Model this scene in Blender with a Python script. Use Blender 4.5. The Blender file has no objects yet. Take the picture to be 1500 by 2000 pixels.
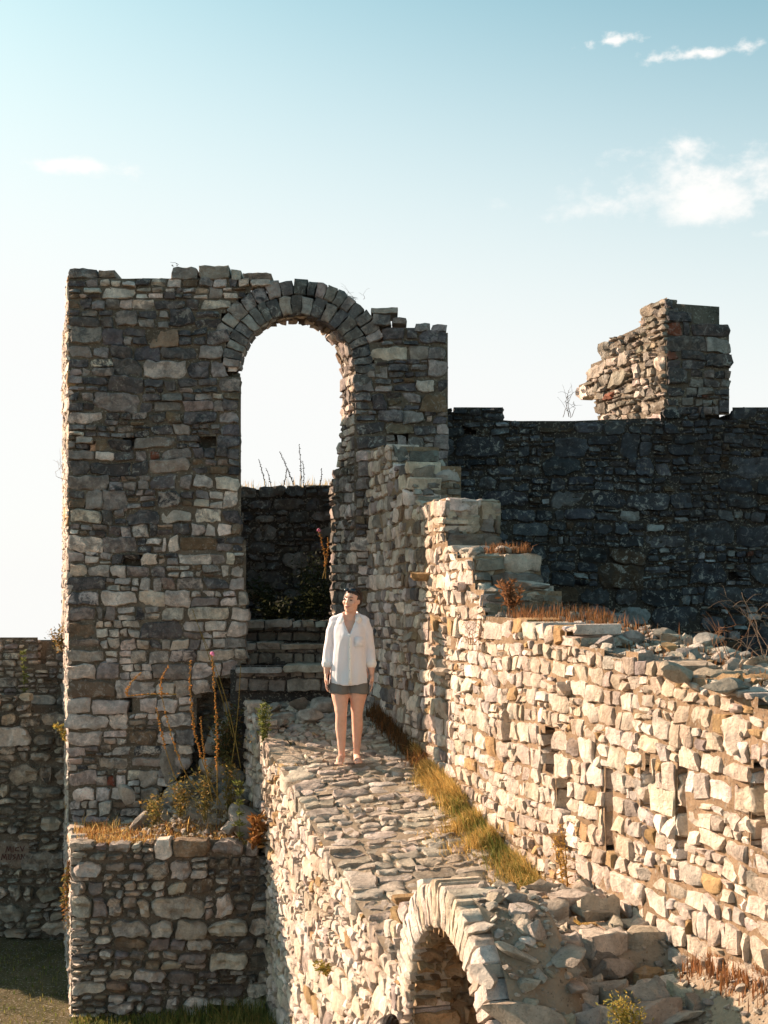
import bpy, bmesh, math
import numpy as np
from mathutils import Vector, Matrix
from mathutils.geometry import tessellate_polygon

# ------------------------------------------------------------------ camera, sky, sun, exposure
scene = bpy.context.scene
COL = scene.collection
F, HY, CAMZ = 2400.0, 1150.0, 1.66            # focal length in photo pixels, horizon row, eye height
def X(px, Y): return (px - 750.0) / F * Y
def Z(py, Y): return CAMZ - (py - HY) / F * Y

cam_d = bpy.data.cameras.new('camera')
cam = bpy.data.objects.new('camera', cam_d); COL.objects.link(cam)
cam.location = (0, 0, CAMZ); cam.rotation_euler = (math.radians(90), 0, 0)
cam_d.sensor_fit = 'HORIZONTAL'; cam_d.sensor_width = 36.0
cam_d.lens = F / 1500.0 * 36.0; cam_d.shift_y = (HY - 1000.0) / 1500.0
cam_d.clip_start = 0.05; cam_d.clip_end = 20000
scene.camera = cam

SUN_EL = math.radians(21.0)
SUN_AZ = math.radians(-62.5)                  # from +Y, clockwise positive: sun stands left and a little beyond the gate
sd = Vector((math.sin(SUN_AZ) * math.cos(SUN_EL), math.cos(SUN_AZ) * math.cos(SUN_EL), math.sin(SUN_EL)))
sun_d = bpy.data.lights.new('sun', 'SUN'); sun_d.energy = 5.0; sun_d.angle = math.radians(0.6)
sun_d.color = (1.0, 0.74, 0.545)
sun = bpy.data.objects.new('sun', sun_d); COL.objects.link(sun)
sun.rotation_euler = (-sd).to_track_quat('-Z', 'Y').to_euler(); sun.location = sd * 30

world = bpy.data.worlds.new('World'); scene.world = world; world.use_nodes = True
wn, wl = world.node_tree.nodes, world.node_tree.links
wn.clear()
w_out = wn.new('ShaderNodeOutputWorld'); w_bg = wn.new('ShaderNodeBackground')
w_bg.inputs['Strength'].default_value = 0.15
wl.new(w_bg.outputs[0], w_out.inputs[0])
w_tc = wn.new('ShaderNodeTexCoord')
# the castle stands on a hill: below eye level the air is as bright as just above it
w_sep = wn.new('ShaderNodeSeparateXYZ'); wl.new(w_tc.outputs['Generated'], w_sep.inputs[0])
w_max = wn.new('ShaderNodeMath'); w_max.operation = 'MAXIMUM'; w_max.inputs[1].default_value = 0.012
wl.new(w_sep.outputs[2], w_max.inputs[0])
w_com = wn.new('ShaderNodeCombineXYZ')
wl.new(w_sep.outputs[0], w_com.inputs[0]); wl.new(w_sep.outputs[1], w_com.inputs[1]); wl.new(w_max.outputs[0], w_com.inputs[2])
sky = wn.new('ShaderNodeTexSky'); sky.sky_type = 'NISHITA'; sky.sun_disc = False
sky.sun_elevation = SUN_EL; sky.sun_rotation = SUN_AZ
sky.altitude = 200; sky.air_density = 1.0; sky.dust_density = 2.0; sky.ozone_density = 1.0
wl.new(w_com.outputs[0], sky.inputs[0])
w_cur = sky.outputs[0]
def wmath(op, a, b=None, c=None):
    n = wn.new('ShaderNodeMath'); n.operation = op
    for i, v in enumerate((a, b, c)):
        if v is None: continue
        if isinstance(v, (int, float)): n.inputs[i].default_value = v
        else: wl.new(v, n.inputs[i])
    return n.outputs[0]
def wdot(vec):
    n = wn.new('ShaderNodeVectorMath'); n.operation = 'DOT_PRODUCT'
    wl.new(w_tc.outputs['Generated'], n.inputs[0]); n.inputs[1].default_value = vec
    return n.outputs['Value']
def cloud(cur, px, py, sx, sy, dens, nscale, seed):
    c = Vector(((px - 750) / F, 1.0, (HY - py) / F)).normalized()
    r = Vector((c.y, -c.x, 0)).normalized(); u = r.cross(c)
    a = wmath('DIVIDE', wdot(r), sx / F); b = wmath('DIVIDE', wdot(u), sy / F)
    # flat base, billowing top
    d = wmath('SQRT', wmath('ADD', wmath('MULTIPLY', a, a), wmath('MULTIPLY', b, b)))
    nz = wn.new('ShaderNodeTexNoise'); nz.inputs['Scale'].default_value = nscale
    nz.inputs['Detail'].default_value = 9; nz.inputs['Roughness'].default_value = 0.58
    mp = wn.new('ShaderNodeMapping'); mp.inputs['Location'].default_value = (seed, seed * 2.3, 0)
    mp.inputs['Scale'].default_value = (1, 1, 1.5)
    wl.new(w_tc.outputs['Generated'], mp.inputs[0]); wl.new(mp.outputs[0], nz.inputs[0])
    m = wmath('SUBTRACT', wmath('ADD', 1.0, wmath('MULTIPLY', wmath('SUBTRACT', nz.outputs[0], 0.5), 4.2)), wmath('MULTIPLY', d, 1.15))
    mr = wn.new('ShaderNodeMapRange'); mr.interpolation_type = 'SMOOTHSTEP'
    mr.inputs['From Min'].default_value = 0.0; mr.inputs['From Max'].default_value = 1.25; mr.inputs['To Max'].default_value = dens
    wl.new(m, mr.inputs['Value'])
    front = wmath('GREATER_THAN', wdot(c), 0.5)
    fac = wmath('MULTIPLY', mr.outputs[0], front)
    mx = wn.new('ShaderNodeMix'); mx.data_type = 'RGBA'
    wl.new(fac, mx.inputs[0]); wl.new(cur, mx.inputs[6]); mx.inputs[7].default_value = (2.65, 2.6, 2.52, 1)
    return mx.outputs[2]
CLOUDS = [(1420, 345, 230, 80, 1.0, 26, 3.1), (1310, 385, 240, 62, .9, 20, 7.7), (1195, 80, 55, 14, .95, 60, 5.2),
          (1385, 102, 140, 15, 1.0, 45, 9.4), (165, 322, 150, 20, .9, 30, 2.2), (1500, 456, 30, 8, .4, 50, 4.0)]
w_tint = wn.new('ShaderNodeMix'); w_tint.data_type = 'RGBA'; w_tint.blend_type = 'MULTIPLY'
w_tint.inputs[0].default_value = 1.0; w_tint.inputs[7].default_value = (0.42, 0.61, 0.49, 1)
wl.new(w_cur, w_tint.inputs[6]); w_cur = w_tint.outputs[2]
# summer haze: thick low in the air and towards the sun
w_h = wmath('ADD', wmath('ADD', wmath('MULTIPLY', w_max.outputs[0], -2.45), 1.12), wmath('MULTIPLY', wdot(tuple(sd)), .44))
w_mr = wn.new('ShaderNodeMapRange'); w_mr.interpolation_type = 'SMOOTHSTEP'
w_mr.inputs['From Min'].default_value = 0.0; w_mr.inputs['From Max'].default_value = 1.0; w_mr.inputs['To Max'].default_value = .97
wl.new(w_h, w_mr.inputs['Value'])
w_mx = wn.new('ShaderNodeMix'); w_mx.data_type = 'RGBA'
wl.new(w_mr.outputs[0], w_mx.inputs[0]); wl.new(w_cur, w_mx.inputs[6]); w_mx.inputs[7].default_value = (2.44, 2.42, 2.40, 1)
w_cur = w_mx.outputs[2]
for c in CLOUDS: w_cur = cloud(w_cur, *c)
wl.new(w_cur, w_bg.inputs['Color'])

vs = scene.view_settings
vs.view_transform = 'Standard'; vs.look = 'None'; vs.gamma = 1.0; vs.use_curve_mapping = False
vs.exposure = 1.42
scene.render.engine = 'CYCLES'
scene.cycles.max_bounces = 6; scene.cycles.diffuse_bounces = 4; scene.cycles.use_denoising = True

# ------------------------------------------------------------------ helpers
def snoise(x, y, seed, octs=3, f=1.0):
    r = np.random.RandomState(seed); out = 0.0; a = 1.0; tot = 0.0
    for o in range(octs):
        for k in range(3):
            th = r.rand() * 6.283; ph = r.rand() * 6.283; ff = f * (2 ** o) * (0.7 + 0.6 * r.rand())
            out = out + a / 3 * np.sin(6.283 * ff * (x * math.cos(th) + y * math.sin(th)) + ph + 1.3 * np.sin(3.1 * ff * (y * math.cos(th) - x * math.sin(th)) + ph * 2))
        tot += a * 0.6; a *= 0.5
    return out / tot

def build_mesh(name, V, quads=None, tris=None, col=None, smooth=True, sharp=None):
    V = np.asarray(V, np.float32).reshape(-1, 3)
    me = bpy.data.meshes.new(name)
    loops, starts, n = [], [], 0
    if quads is not None and len(quads):
        q = np.asarray(quads, np.int32).reshape(-1, 4); loops.append(q.ravel()); starts.append(np.arange(len(q)) * 4); n = len(q) * 4
    if tris is not None and len(tris):
        t = np.asarray(tris, np.int32).reshape(-1, 3); loops.append(t.ravel()); starts.append(n + np.arange(len(t)) * 3)
    L = np.concatenate(loops).astype(np.int32); S = np.concatenate(starts).astype(np.int32)
    me.vertices.add(len(V)); me.vertices.foreach_set('co', V.ravel())
    me.loops.add(len(L)); me.loops.foreach_set('vertex_index', L)
    me.polygons.add(len(S)); me.polygons.foreach_set('loop_start', S)
    me.update(calc_edges=True)
    if col is not None:
        c = np.asarray(col, np.float32)
        if c.ndim == 1: c = np.tile(c, (len(V), 1))
        at = me.attributes.new('Col', 'FLOAT_COLOR', 'POINT'); at.data.foreach_set('color', c.ravel())
    if smooth:
        me.polygons.foreach_set('use_smooth', np.ones(len(S), bool))
        if sharp: me.set_sharp_from_angle(angle=math.radians(sharp))
    return me

def link(name, me, mat=None, parent=None, loc=None, kind=None):
    o = bpy.data.objects.new(name, me); COL.objects.link(o)
    if mat is not None and len(me.materials) == 0: me.materials.append(mat)
    if parent is not None: o.parent = parent
    if loc is not None: o.location = loc
    if kind: o['kind'] = kind
    return o
def tag(o, label, cat, group=None):
    o['label'] = label; o['category'] = cat
    if group: o['group'] = group
    return o
def empty(name, loc):
    o = bpy.data.objects.new(name, None); COL.objects.link(o); o.location = loc; o.empty_display_size = 0.2
    return o

# ------------------------------------------------------------------ materials
class NT:
    def __init__(s, name):
        s.m = bpy.data.materials.new(name); s.m.use_nodes = True
        s.n, s.l = s.m.node_tree.nodes, s.m.node_tree.links; s.n.clear()
        s.out = s.n.new('ShaderNodeOutputMaterial')
        s.geo = s.n.new('ShaderNodeNewGeometry')
    def put(s, sock, v):
        if isinstance(v, (int, float)): sock.default_value = v
        elif isinstance(v, tuple): sock.default_value = v if len(v) == 4 or sock.type == 'VECTOR' else v + (1,)
        else: s.l.new(v, sock)
    def noise(s, scale, detail=6, rough=.6, vec=None, dist=0.0):
        n = s.n.new('ShaderNodeTexNoise'); n.inputs['Scale'].default_value = scale; n.inputs['Detail'].default_value = detail
        n.inputs['Roughness'].default_value = rough; n.inputs['Distortion'].default_value = dist
        s.l.new(vec if vec is not None else s.geo.outputs['Position'], n.inputs['Vector']); return n.outputs[0]
    def rng(s, v, a, b, c=0., d=1., smooth=False):
        n = s.n.new('ShaderNodeMapRange'); s.put(n.inputs['Value'], v)
        if smooth: n.interpolation_type = 'SMOOTHSTEP'
        for k, x in zip(('From Min', 'From Max', 'To Min', 'To Max'), (a, b, c, d)): n.inputs[k].default_value = x
        return n.outputs[0]
    def math(s, op, a, b=0.):
        n = s.n.new('ShaderNodeMath'); n.operation = op; s.put(n.inputs[0], a); s.put(n.inputs[1], b); return n.outputs[0]
    def mix(s, f, a, b, mode='MIX'):
        n = s.n.new('ShaderNodeMix'); n.data_type = 'RGBA'; n.blend_type = mode
        s.put(n.inputs[0], f); s.put(n.inputs[6], a); s.put(n.inputs[7], b); return n.outputs[2]
    def attr(s):
        n = s.n.new('ShaderNodeAttribute'); n.attribute_name = 'Col'; return n.outputs['Color'], n.outputs['Alpha']
    def bump(s, h, strength, dist):
        n = s.n.new('ShaderNodeBump'); n.inputs['Strength'].default_value = strength; n.inputs['Distance'].default_value = dist
        s.l.new(h, n.inputs['Height']); return n.outputs[0]
    def bsdf(s, color, rough=.9, spec=.25, normal=None, transl=0., sss=0.):
        b = s.n.new('ShaderNodeBsdfPrincipled'); s.put(b.inputs['Base Color'], color); s.put(b.inputs['Roughness'], rough)
        b.inputs['Specular IOR Level'].default_value = spec
        if normal is not None: s.l.new(normal, b.inputs['Normal'])
        if sss:
            b.inputs['Subsurface Weight'].default_value = sss; b.inputs['Subsurface Radius'].default_value = (.02, .008, .004)
        o = b.outputs[0]
        if transl:
            t = s.n.new('ShaderNodeBsdfTranslucent'); s.put(t.inputs[0], color)
            mx = s.n.new('ShaderNodeMixShader'); mx.inputs[0].default_value = transl
            s.l.new(o, mx.inputs[1]); s.l.new(t.outputs[0], mx.inputs[2]); o = mx.outputs[0]
        s.l.new(o, s.out.inputs[0]); return s.m

def stone_material(name, crust, dark, stain=(.20, .13, .08), stain_amt=.35, bump=1.0):
    s = NT(name); c, a = s.attr()
    v = s.rng(s.noise(6.5, 6, .74), .30, .70, .52, 1.42)
    c = s.mix(1.0, c, v, 'MULTIPLY')
    big = s.rng(s.noise(1.1, 3, .62), .42, .68, 0., stain_amt, True)
    c = s.mix(big, c, stain)
    # black lichen, strongest where the stone's own alpha asks for it
    ln = s.noise(9., 5, .72, dist=.6)
    lf = s.math('MULTIPLY', s.rng(ln, .40, .60, 0., 1., True), s.math('MULTIPLY', a, dark))
    c = s.mix(lf, c, (.055, .054, .058))
    cn = s.noise(13., 5, .75, dist=.8)
    region = s.rng(s.noise(.8, 1, .5), .40, .62, .25, 1.)
    cf = s.math('MULTIPLY', s.rng(cn, .53, .63, 0., crust, True), region)
    c = s.mix(cf, c, (.42, .405, .37))
    speck = s.rng(s.noise(70., 2, .6), .60, .75, 0., .5, True)
    c = s.mix(speck, c, (.10, .085, .07))
    h = s.noise(17., 7, .74)
    return s.bsdf(c, .93, .18, s.bump(h, bump, .05))
def mortar_material(name, c0, c1, bump=.8):
    s = NT(name)
    f = s.rng(s.noise(3.2, 4, .65), .35, .65)
    c = s.mix(f, c0, c1)
    f2 = s.rng(s.noise(38., 2, .6), .55, .70, 0., .8, True)
    c = s.mix(f2, c, (.36, .32, .26))
    c = s.mix(s.rng(s.noise(22., 3, .7), .58, .70, 0., .75, True), c, (.05, .042, .035))
    return s.bsdf(c, .97, .1, s.bump(s.noise(24., 6, .78), bump, .05))
M = {}
M['tower'] = stone_material('weathered_grey_limestone', .85, 1.0, (.17, .125, .09), .30)
M['pale'] = stone_material('sunlit_pale_limestone', .25, .55, (.42, .27, .13), .40)
M['dark'] = stone_material('blackened_limestone', 1.0, .8, (.07, .06, .055), .4)
M['rock'] = stone_material('broken_limestone', .35, .5, (.24, .16, .10), .45)
M['cobble'] = stone_material('worn_paving_limestone', .30, .8, (.22, .15, .09), .35)
M['mortar'] = mortar_material('tan_lime_mortar', (.20, .16, .122), (.115, .092, .07))
M['mortar_warm'] = mortar_material('ochre_lime_mortar', (.36, .25, .16), (.21, .145, .092))
M['mortar_dark'] = mortar_material('dark_mortar', (.075, .062, .052), (.045, .04, .037))  # dark joints for rampart, courtyard wall and steps
M['earth'] = mortar_material('dusty_brown_earth', (.33, .245, .165), (.20, .145, .095))
M['field'] = mortar_material('trodden_brown_field', (.15, .115, .065), (.085, .075, .035))
M['path_dirt'] = mortar_material('pale_path_dirt', (.46, .365, .27), (.30, .235, .17))
M['soil'] = mortar_material('dark_humus', (.10, .07, .04), (.055, .042, .022))

def leaf_material(name, transl=.35):
    s = NT(name); c, a = s.attr()
    c = s.mix(1.0, c, s.rng(s.noise(20., 3, .5), .3, .7, .7, 1.25), 'MULTIPLY')
    return s.bsdf(c, .75, .2, None, transl)
M['leaf'] = leaf_material('plant_tissue')
def plain(name, color, rough=.7, spec=.3, bumpscale=None, bstr=.3, bdist=.01, transl=0., sss=0., var=.15):
    s = NT(name)
    c = s.mix(1.0, color, s.rng(s.noise(18., 5, .6), .3, .7, 1 - var, 1 + var), 'MULTIPLY')
    nrm = s.bump(s.noise(bumpscale, 6, .6), bstr, bdist) if bumpscale else None
    return s.bsdf(c, rough, spec, nrm, transl, sss)

# ------------------------------------------------------------------ masonry
UD = Vector((0.2747, -0.9615, 0.0))           # along the ramp, down towards the viewer
SD = Vector((0.9615, 0.2747, 0.0))            # across the ramp, to the right
BK = Vector((-0.2857, 1.0, 0.0))              # the gate passage, per metre of depth
def plane(O, U, V=(0, 0, 1)):
    O, U, V = np.array(O, float), np.array(U, float), np.array(V, float)
    N = np.cross(U, V); N /= np.linalg.norm(N)
    def fn(u, v, w):
        u, v, w = (np.asarray(a, float)[..., None] for a in (u, v, w))
        return O + u * U + v * V + w * N
    return fn

def spans(loops, v):
    xs = []
    for L in loops:
        for i in range(len(L)):
            (x0, y0), (x1, y1) = L[i], L[(i + 1) % len(L)]
            if (y0 <= v) != (y1 <= v): xs.append(x0 + (v - y0) / (y1 - y0) * (x1 - x0))
    xs.sort()
    return [(xs[i], xs[i + 1]) for i in range(0, len(xs) - 1, 2)]
def inside(loops, u, v):
    r = np.zeros(u.shape, bool)
    for L in loops:
        for i in range(len(L)):
            (x0, y0), (x1, y1) = L[i], L[(i + 1) % len(L)]
            if y0 == y1: continue
            c = ((y0 <= v) != (y1 <= v)) & (u < x0 + (v - y0) / (y1 - y0) * (x1 - x0))
            r ^= c
    return r

ST = dict(gap=.004, jit=.15, rnd=.06, crown=.007, tilt=.010, rough=.008, proud=.02, depth=.16, res=.05, warp=.02, bev=.011, wmin=.09, hmin=.055, rec=.018, split=.5, asp=3.0, drop=0.)
def style(**k): d = dict(ST); d.update(k); return d

def stone_verts(rng, u0, v0, u1, v1, st):
    W, H = u1 - u0, v1 - v0
    nx = int(np.clip(round(W / st['res']), 3, 9)); ny = int(np.clip(round(H / st['res']), 3, 8))
    s = np.concatenate([[-1], np.linspace(-.90, .90, nx), [1]]); t = np.concatenate([[-1], np.linspace(-.86, .86, ny), [1]])
    Sg, Tg = np.meshgrid(s, t)
    r = 1 - st['rnd'] * (.5 + rng.rand()) * (np.abs(Sg) ** 3 * np.abs(Tg) ** 3)
    Sx, Tx = Sg * r, Tg * r
    j = st['jit'] * min(W, H)
    cj = rng.uniform(-j, j, (4, 2))
    a, b = (Sx + 1) / 2, (Tx + 1) / 2
    w4 = [(1 - a) * (1 - b), a * (1 - b), (1 - a) * b, a * b]
    du = sum(w4[k] * cj[k, 0] for k in range(4)); dv = sum(w4[k] * cj[k, 1] for k in range(4))
    g = st['gap'] * rng.uniform(.4, 1.8) + .12 * j
    U = (u0 + u1) / 2 + (W / 2 - g) * Sx + du
    V = (v0 + v1) / 2 + (H / 2 - g) * Tx + dv
    # wandering edges
    ph = rng.uniform(0, 6.283, 8); kk = rng.uniform(1.2, 3.6, 8); am = .05 * min(W, H)
    U = U + am * (np.sin(kk[0] * Tx * 2 + ph[0]) + .5 * np.sin(kk[1] * Tx * 4.3 + ph[1])) * np.abs(Sx)
    V = V + am * (np.sin(kk[2] * Sx * 2 + ph[2]) + .5 * np.sin(kk[3] * Sx * 4.3 + ph[3])) * np.abs(Tx)
    m = np.maximum(np.abs(Sg), np.abs(Tg))
    Wz = rng.uniform(-.3, 1.) * st['proud'] + st['crown'] * (1 - .5 * (Sg ** 2 + Tg ** 2)) + rng.normal(0, st['tilt']) * Sg + rng.normal(0, st['tilt']) * Tg
    Wz = Wz + st['rough'] * (np.sin(kk[4] * 1.7 * Sx + ph[4] + 1.2 * Tx) + .8 * np.sin(kk[5] * 1.9 * Tx + ph[5] - Sx) + .6 * np.sin(kk[6] * 3 * (Sx + Tx) + ph[6])) + rng.normal(0, st['rough'] * .8, Sg.shape)
    if rng.rand() < .45:      # a broken corner
        cx, cy = rng.choice([-1, 1]), rng.choice([-1, 1])
        Wz = Wz - .05 * np.clip(.5 * (Sg * cx + Tg * cy) - rng.uniform(.35, .75), 0, 1)
    Wz = Wz - st['bev'] * rng.uniform(.5, 1.5) * (m >= .999)
    ny2, nx2 = Sg.shape
    idx = np.arange(ny2 * nx2).reshape(ny2, nx2)
    q = np.stack([idx[:-1, :-1], idx[:-1, 1:], idx[1:, 1:], idx[1:, :-1]], -1).reshape(-1, 4)
    ring = np.concatenate([idx[0, :-1], idx[:-1, -1], idx[-1, :0:-1], idx[:0:-1, 0]])
    n0 = ny2 * nx2; k = len(ring); base = n0 + np.arange(k)
    q2 = np.stack([ring, base, np.roll(base, -1), np.roll(ring, -1)], -1)
    Uf = np.concatenate([U.ravel(), U.ravel()[ring]]); Vf = np.concatenate([V.ravel(), V.ravel()[ring]])
    Wf = np.concatenate([Wz.ravel(), np.full(k, -st['depth'])])
    return Uf, Vf, Wf, np.concatenate([q, q2])

def palette(items, rng):
    w = np.array([i[0] for i in items], float); k = rng.choice(len(items), p=w / w.sum())
    _, c, var, lich = items[k]
    f = 1 + rng.normal(0, var)
    return np.array([max(.01, c[0] * f * (1 + rng.normal(0, .03))), max(.01, c[1] * f), max(.01, c[2] * f * (1 + rng.normal(0, .04))), float(np.clip(lich + rng.normal(0, .2), 0, 1))], np.float32)

class Masonry:
    def __init__(s, name, label, cat, base, mat, mortar, group=None, kind=None):
        s.root = empty(name, base); s.base = np.array(base, float); s.mat, s.mort = mat, mortar
        if kind: s.root['kind'] = kind; s.root['label'] = label
        else: tag(s.root, label, cat, group); s.root['kind'] = 'thing'
        s.stones = []; s.mV, s.mQ, s.mn = [], [], 0; s.cV, s.cT, s.cn = [], [], 0
    def cells(s, rng, loops, bands, wr, st, voids):
        vs_ = [p[1] for L in loops for p in L]; v, top = min(vs_), max(vs_); out = []
        while v < top - .02:
            h = rng.uniform(*bands)
            if top - v - h < bands[0] * .6: h = top - v
            for (a, b) in spans(loops, v + h * .5):
                if b - a < .04: continue
                u = a
                while u < b - 1e-6:
                    w = rng.uniform(*wr) * (.7 + .6 * h / bands[1])
                    if b - u - w < wr[0] * .7: w = b - u
                    s._sub(rng, u, v, u + w, v + h, st, out, 0); u += w
            v += h
        res = []
        for c in out:
            cu, cv = (c[0] + c[2]) / 2, (c[1] + c[3]) / 2
            if any(x0 < cu < x1 and y0 < cv < y1 for (x0, y0, x1, y1) in voids): continue
            if st['drop'] and rng.rand() < st['drop']: continue
            if not any(a < cu < b for (a, b) in spans(loops, c[3] + .035)):      # a stone on the broken top
                c = (c[0], c[1], c[2], max(c[1] + .05, c[3] + rng.uniform(-.03, .015)))
            res.append(c)
        return res
    def _sub(s, rng, u0, v0, u1, v1, st, out, d):
        W, H = u1 - u0, v1 - v0
        if d < 4 and H > 2.1 * st['hmin'] and rng.rand() < st['split'] * min(1, H / (3.2 * st['hmin'])):
            m = v0 + H * rng.uniform(.32, .68); s._sub(rng, u0, v0, u1, m, st, out, d + 1); s._sub(rng, u0, m, u1, v1, st, out, d + 1); return
        if d < 5 and W > 2.1 * st['wmin'] and (W / H > st['asp'] or rng.rand() < .22):
            m = u0 + W * rng.uniform(.3, .7); s._sub(rng, u0, v0, m, v1, st, out, d + 1); s._sub(rng, m, v0, u1, v1, st, out, d + 1); return
        out.append((u0, v0, u1, v1))
    def face(s, fn, loops, bands, wr, st, pal, seed, voids=(), mortar=True, part='stone', cells=None, mres=.055, mloops=None):
        rng = np.random.RandomState(seed)
        cl = s.cells(rng, loops, bands, wr, st, voids) if cells is None else cells
        wp = st['warp']
        for c in cl:
            s.one(fn, c, st, pal((c[0] + c[2]) / 2, (c[1] + c[3]) / 2, rng), rng, part, wp, seed)
        if mortar: s.mortar(fn, mloops or loops, st['rec'], seed, voids, mres, cl)
    def one(s, fn, c, st, col, rng, part='stone', wp=0., seed=0):
        u, v, w, q = stone_verts(rng, *c, st)
        if wp:
            u2 = u + wp * snoise(u, v, seed + 11, 2, .55); v = v + wp * snoise(u, v, seed + 12, 2, .45); u = u2
        P = fn(u, v, w); mid = P[: len(P) // 2].mean(0)
        e = fn(np.array([c[0], c[2], c[0], c[0]]), np.array([c[1], c[1], c[3], c[1]]), np.zeros(4))
        n = np.cross(e[1] - e[0], e[2] - e[0]); view = np.array([0, 0, CAMZ]) - mid; dist = np.linalg.norm(view)
        size = abs(n.dot(view / dist)) * (F / dist) ** 2 if n.dot(view) > 0 else 0.
        if mid[1] > .5:
            px, py = 750 + F * mid[0] / mid[1], HY - F * (mid[2] - CAMZ) / mid[1]
            if not (-10 < px < 1510 and -10 < py < 2010): size = 0.
        else: size = 0.
        s.stones.append((size, part, P, q, col))
    def mortar(s, fn, loops, rec, seed, voids=(), res=.06, cl=None):
        us = [p[0] for L in loops for p in L]; vs_ = [p[1] for L in loops for p in L]
        nu = max(2, int((max(us) - min(us)) / res)); nv = max(2, int((max(vs_) - min(vs_)) / res))
        u, v = np.meshgrid(np.linspace(min(us), max(us), nu + 1), np.linspace(min(vs_), max(vs_), nv + 1))
        w = -rec + .012 * snoise(u, v, seed + 5, 4, 1.6)
        P = fn(u.ravel(), v.ravel(), w.ravel())
        cu, cv = (u[:-1, :-1] + u[1:, 1:]) / 2, (v[:-1, :-1] + v[1:, 1:]) / 2
        ok = inside(loops, cu, cv)
        for (x0, y0, x1, y1) in voids: ok &= ~((cu > x0) & (cu < x1) & (cv > y0) & (cv < y1))
        if cl is not None:
            near = np.zeros(ok.shape, bool)
            for c in cl: near |= (cu > c[0] - .015) & (cu < c[2] + .015) & (cv > c[1] - .015) & (cv < c[3] + .01)
            ok &= near
        idx = np.arange(u.size).reshape(u.shape)
        q = np.stack([idx[:-1, :-1], idx[:-1, 1:], idx[1:, 1:], idx[1:, :-1]], -1)[ok]
        s.mV.append(P); s.mQ.append(q.reshape(-1, 4) + s.mn); s.mn += len(P)
    def core(s, fn, loops, w0, ext):
        """solid rubble core behind a face: the outline pushed along ext"""
        ext = np.array(ext, float); pts = [np.array(L, float) for L in loops]
        flat = np.concatenate(pts); n = len(flat)
        A = fn(flat[:, 0], flat[:, 1], np.full(n, w0)); B = A + ext
        tri = np.array(tessellate_polygon([[Vector((p[0], p[1], 0)) for p in L] for L in pts]))
        T = [tri, tri[:, ::-1] + n]; o = 0
        for L in pts:
            k = len(L); i = np.arange(k); j = (i + 1) % k
            T.append(np.stack([o + i, o + i + n, o + j], -1)); T.append(np.stack([o + j, o + i + n, o + j + n], -1)); o += k
        T = np.concatenate(T)
        s.cV.append(np.concatenate([A, B])); s.cT.append(T + s.cn); s.cn += 2 * n
    def rock(s, P, q, col, part='stone', size=1.):
        s.stones.append((size, part, P, q, col))
    def finish(s, limit=300):
        if s.mV: link('mortar', build_mesh('mortar', np.concatenate(s.mV) - s.base, np.concatenate(s.mQ)), s.mort, s.root)
        if s.cV: link('rubble_core', build_mesh('rubble_core', np.concatenate(s.cV) - s.base, None, np.concatenate(s.cT), smooth=False), s.mort, s.root)
        rest = []
        for part in sorted({x[1] for x in s.stones}):
            L = sorted((x for x in s.stones if x[1] == part), key=lambda x: -x[0])
            for k, (size, _, P, q, col) in enumerate(L):
                if k < limit and size > 0:
                    link(part, build_mesh(part, P - s.base, q, None, col, True, 38), s.mat, s.root)
                else: rest.append((P, q, col))
        if rest:
            V, Q, C, n = [], [], [], 0
            for P, q, col in rest:
                V.append(P - s.base); Q.append(q + n); C.append(np.tile(col, (len(P), 1))); n += len(P)
            link('smaller_stones', build_mesh('smaller_stones', np.concatenate(V), np.concatenate(Q), None, np.concatenate(C), True, 38), s.mat, s.root, kind='stuff')
        return s.root

def ico(sub):
    bm = bmesh.new(); bmesh.ops.create_icosphere(bm, subdivisions=sub, radius=1.)
    V = np.array([v.co[:] for v in bm.verts]); T = np.array([[v.index for v in f.verts] for f in bm.faces]); bm.free(); return V, T
ICO = {k: ico(k) for k in (1, 2, 3)}
def rock_verts(rng, dims, sub=2, cuts=9, rough=.018):
    V, T = ICO[sub]; V = V.copy()
    for k in range(cuts + 4):
        n = rng.normal(0, 1, 3); n /= np.linalg.norm(n); d = rng.uniform(.42, .78)
        e = V @ n - d; V = V - np.clip(e, 0, None)[:, None] * n
    V = V * (1 + rough * rng.normal(0, 1, (len(V), 1)))
    ang = rng.uniform(0, 6.283)
    V = V * np.array(dims) / 2 * 1.4
    c, s_ = math.cos(ang), math.sin(ang)
    tx, ty = rng.normal(0, .22), rng.normal(0, .22)
    V = V @ np.array([[c, s_, 0], [-s_, c, 0], [0, 0, 1]])
    V[:, 2] += tx * V[:, 0] + ty * V[:, 1]
    return V, T
# ------------------------------------------------------------------ palettes
DARKG, MIDG, PALE, BROWN, BRICK, CREAM, OCHRE, WHITE = (.155, .136, .138), (.37, .312, .285), (.77, .645, .56), (.25, .175, .115), (.26, .085, .05), (.71, .60, .505), (.46, .30, .15), (.79, .70, .62)
def sm(a, b, x): t = np.clip((x - a) / (b - a), 0, 1); return t * t * (3 - 2 * t)
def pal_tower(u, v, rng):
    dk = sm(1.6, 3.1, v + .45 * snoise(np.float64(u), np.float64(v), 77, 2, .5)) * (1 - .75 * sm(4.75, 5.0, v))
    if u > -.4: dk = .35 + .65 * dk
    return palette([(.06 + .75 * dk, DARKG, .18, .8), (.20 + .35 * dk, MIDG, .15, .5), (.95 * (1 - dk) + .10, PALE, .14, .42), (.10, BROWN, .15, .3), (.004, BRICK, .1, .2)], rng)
def pal_pale(u, v, rng): return palette([(.55, CREAM, .12, .30), (.22, WHITE, .08, .15), (.12, PALE, .12, .5), (.05, OCHRE, .12, .1), (.02, MIDG, .1, .5)], rng)
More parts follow.
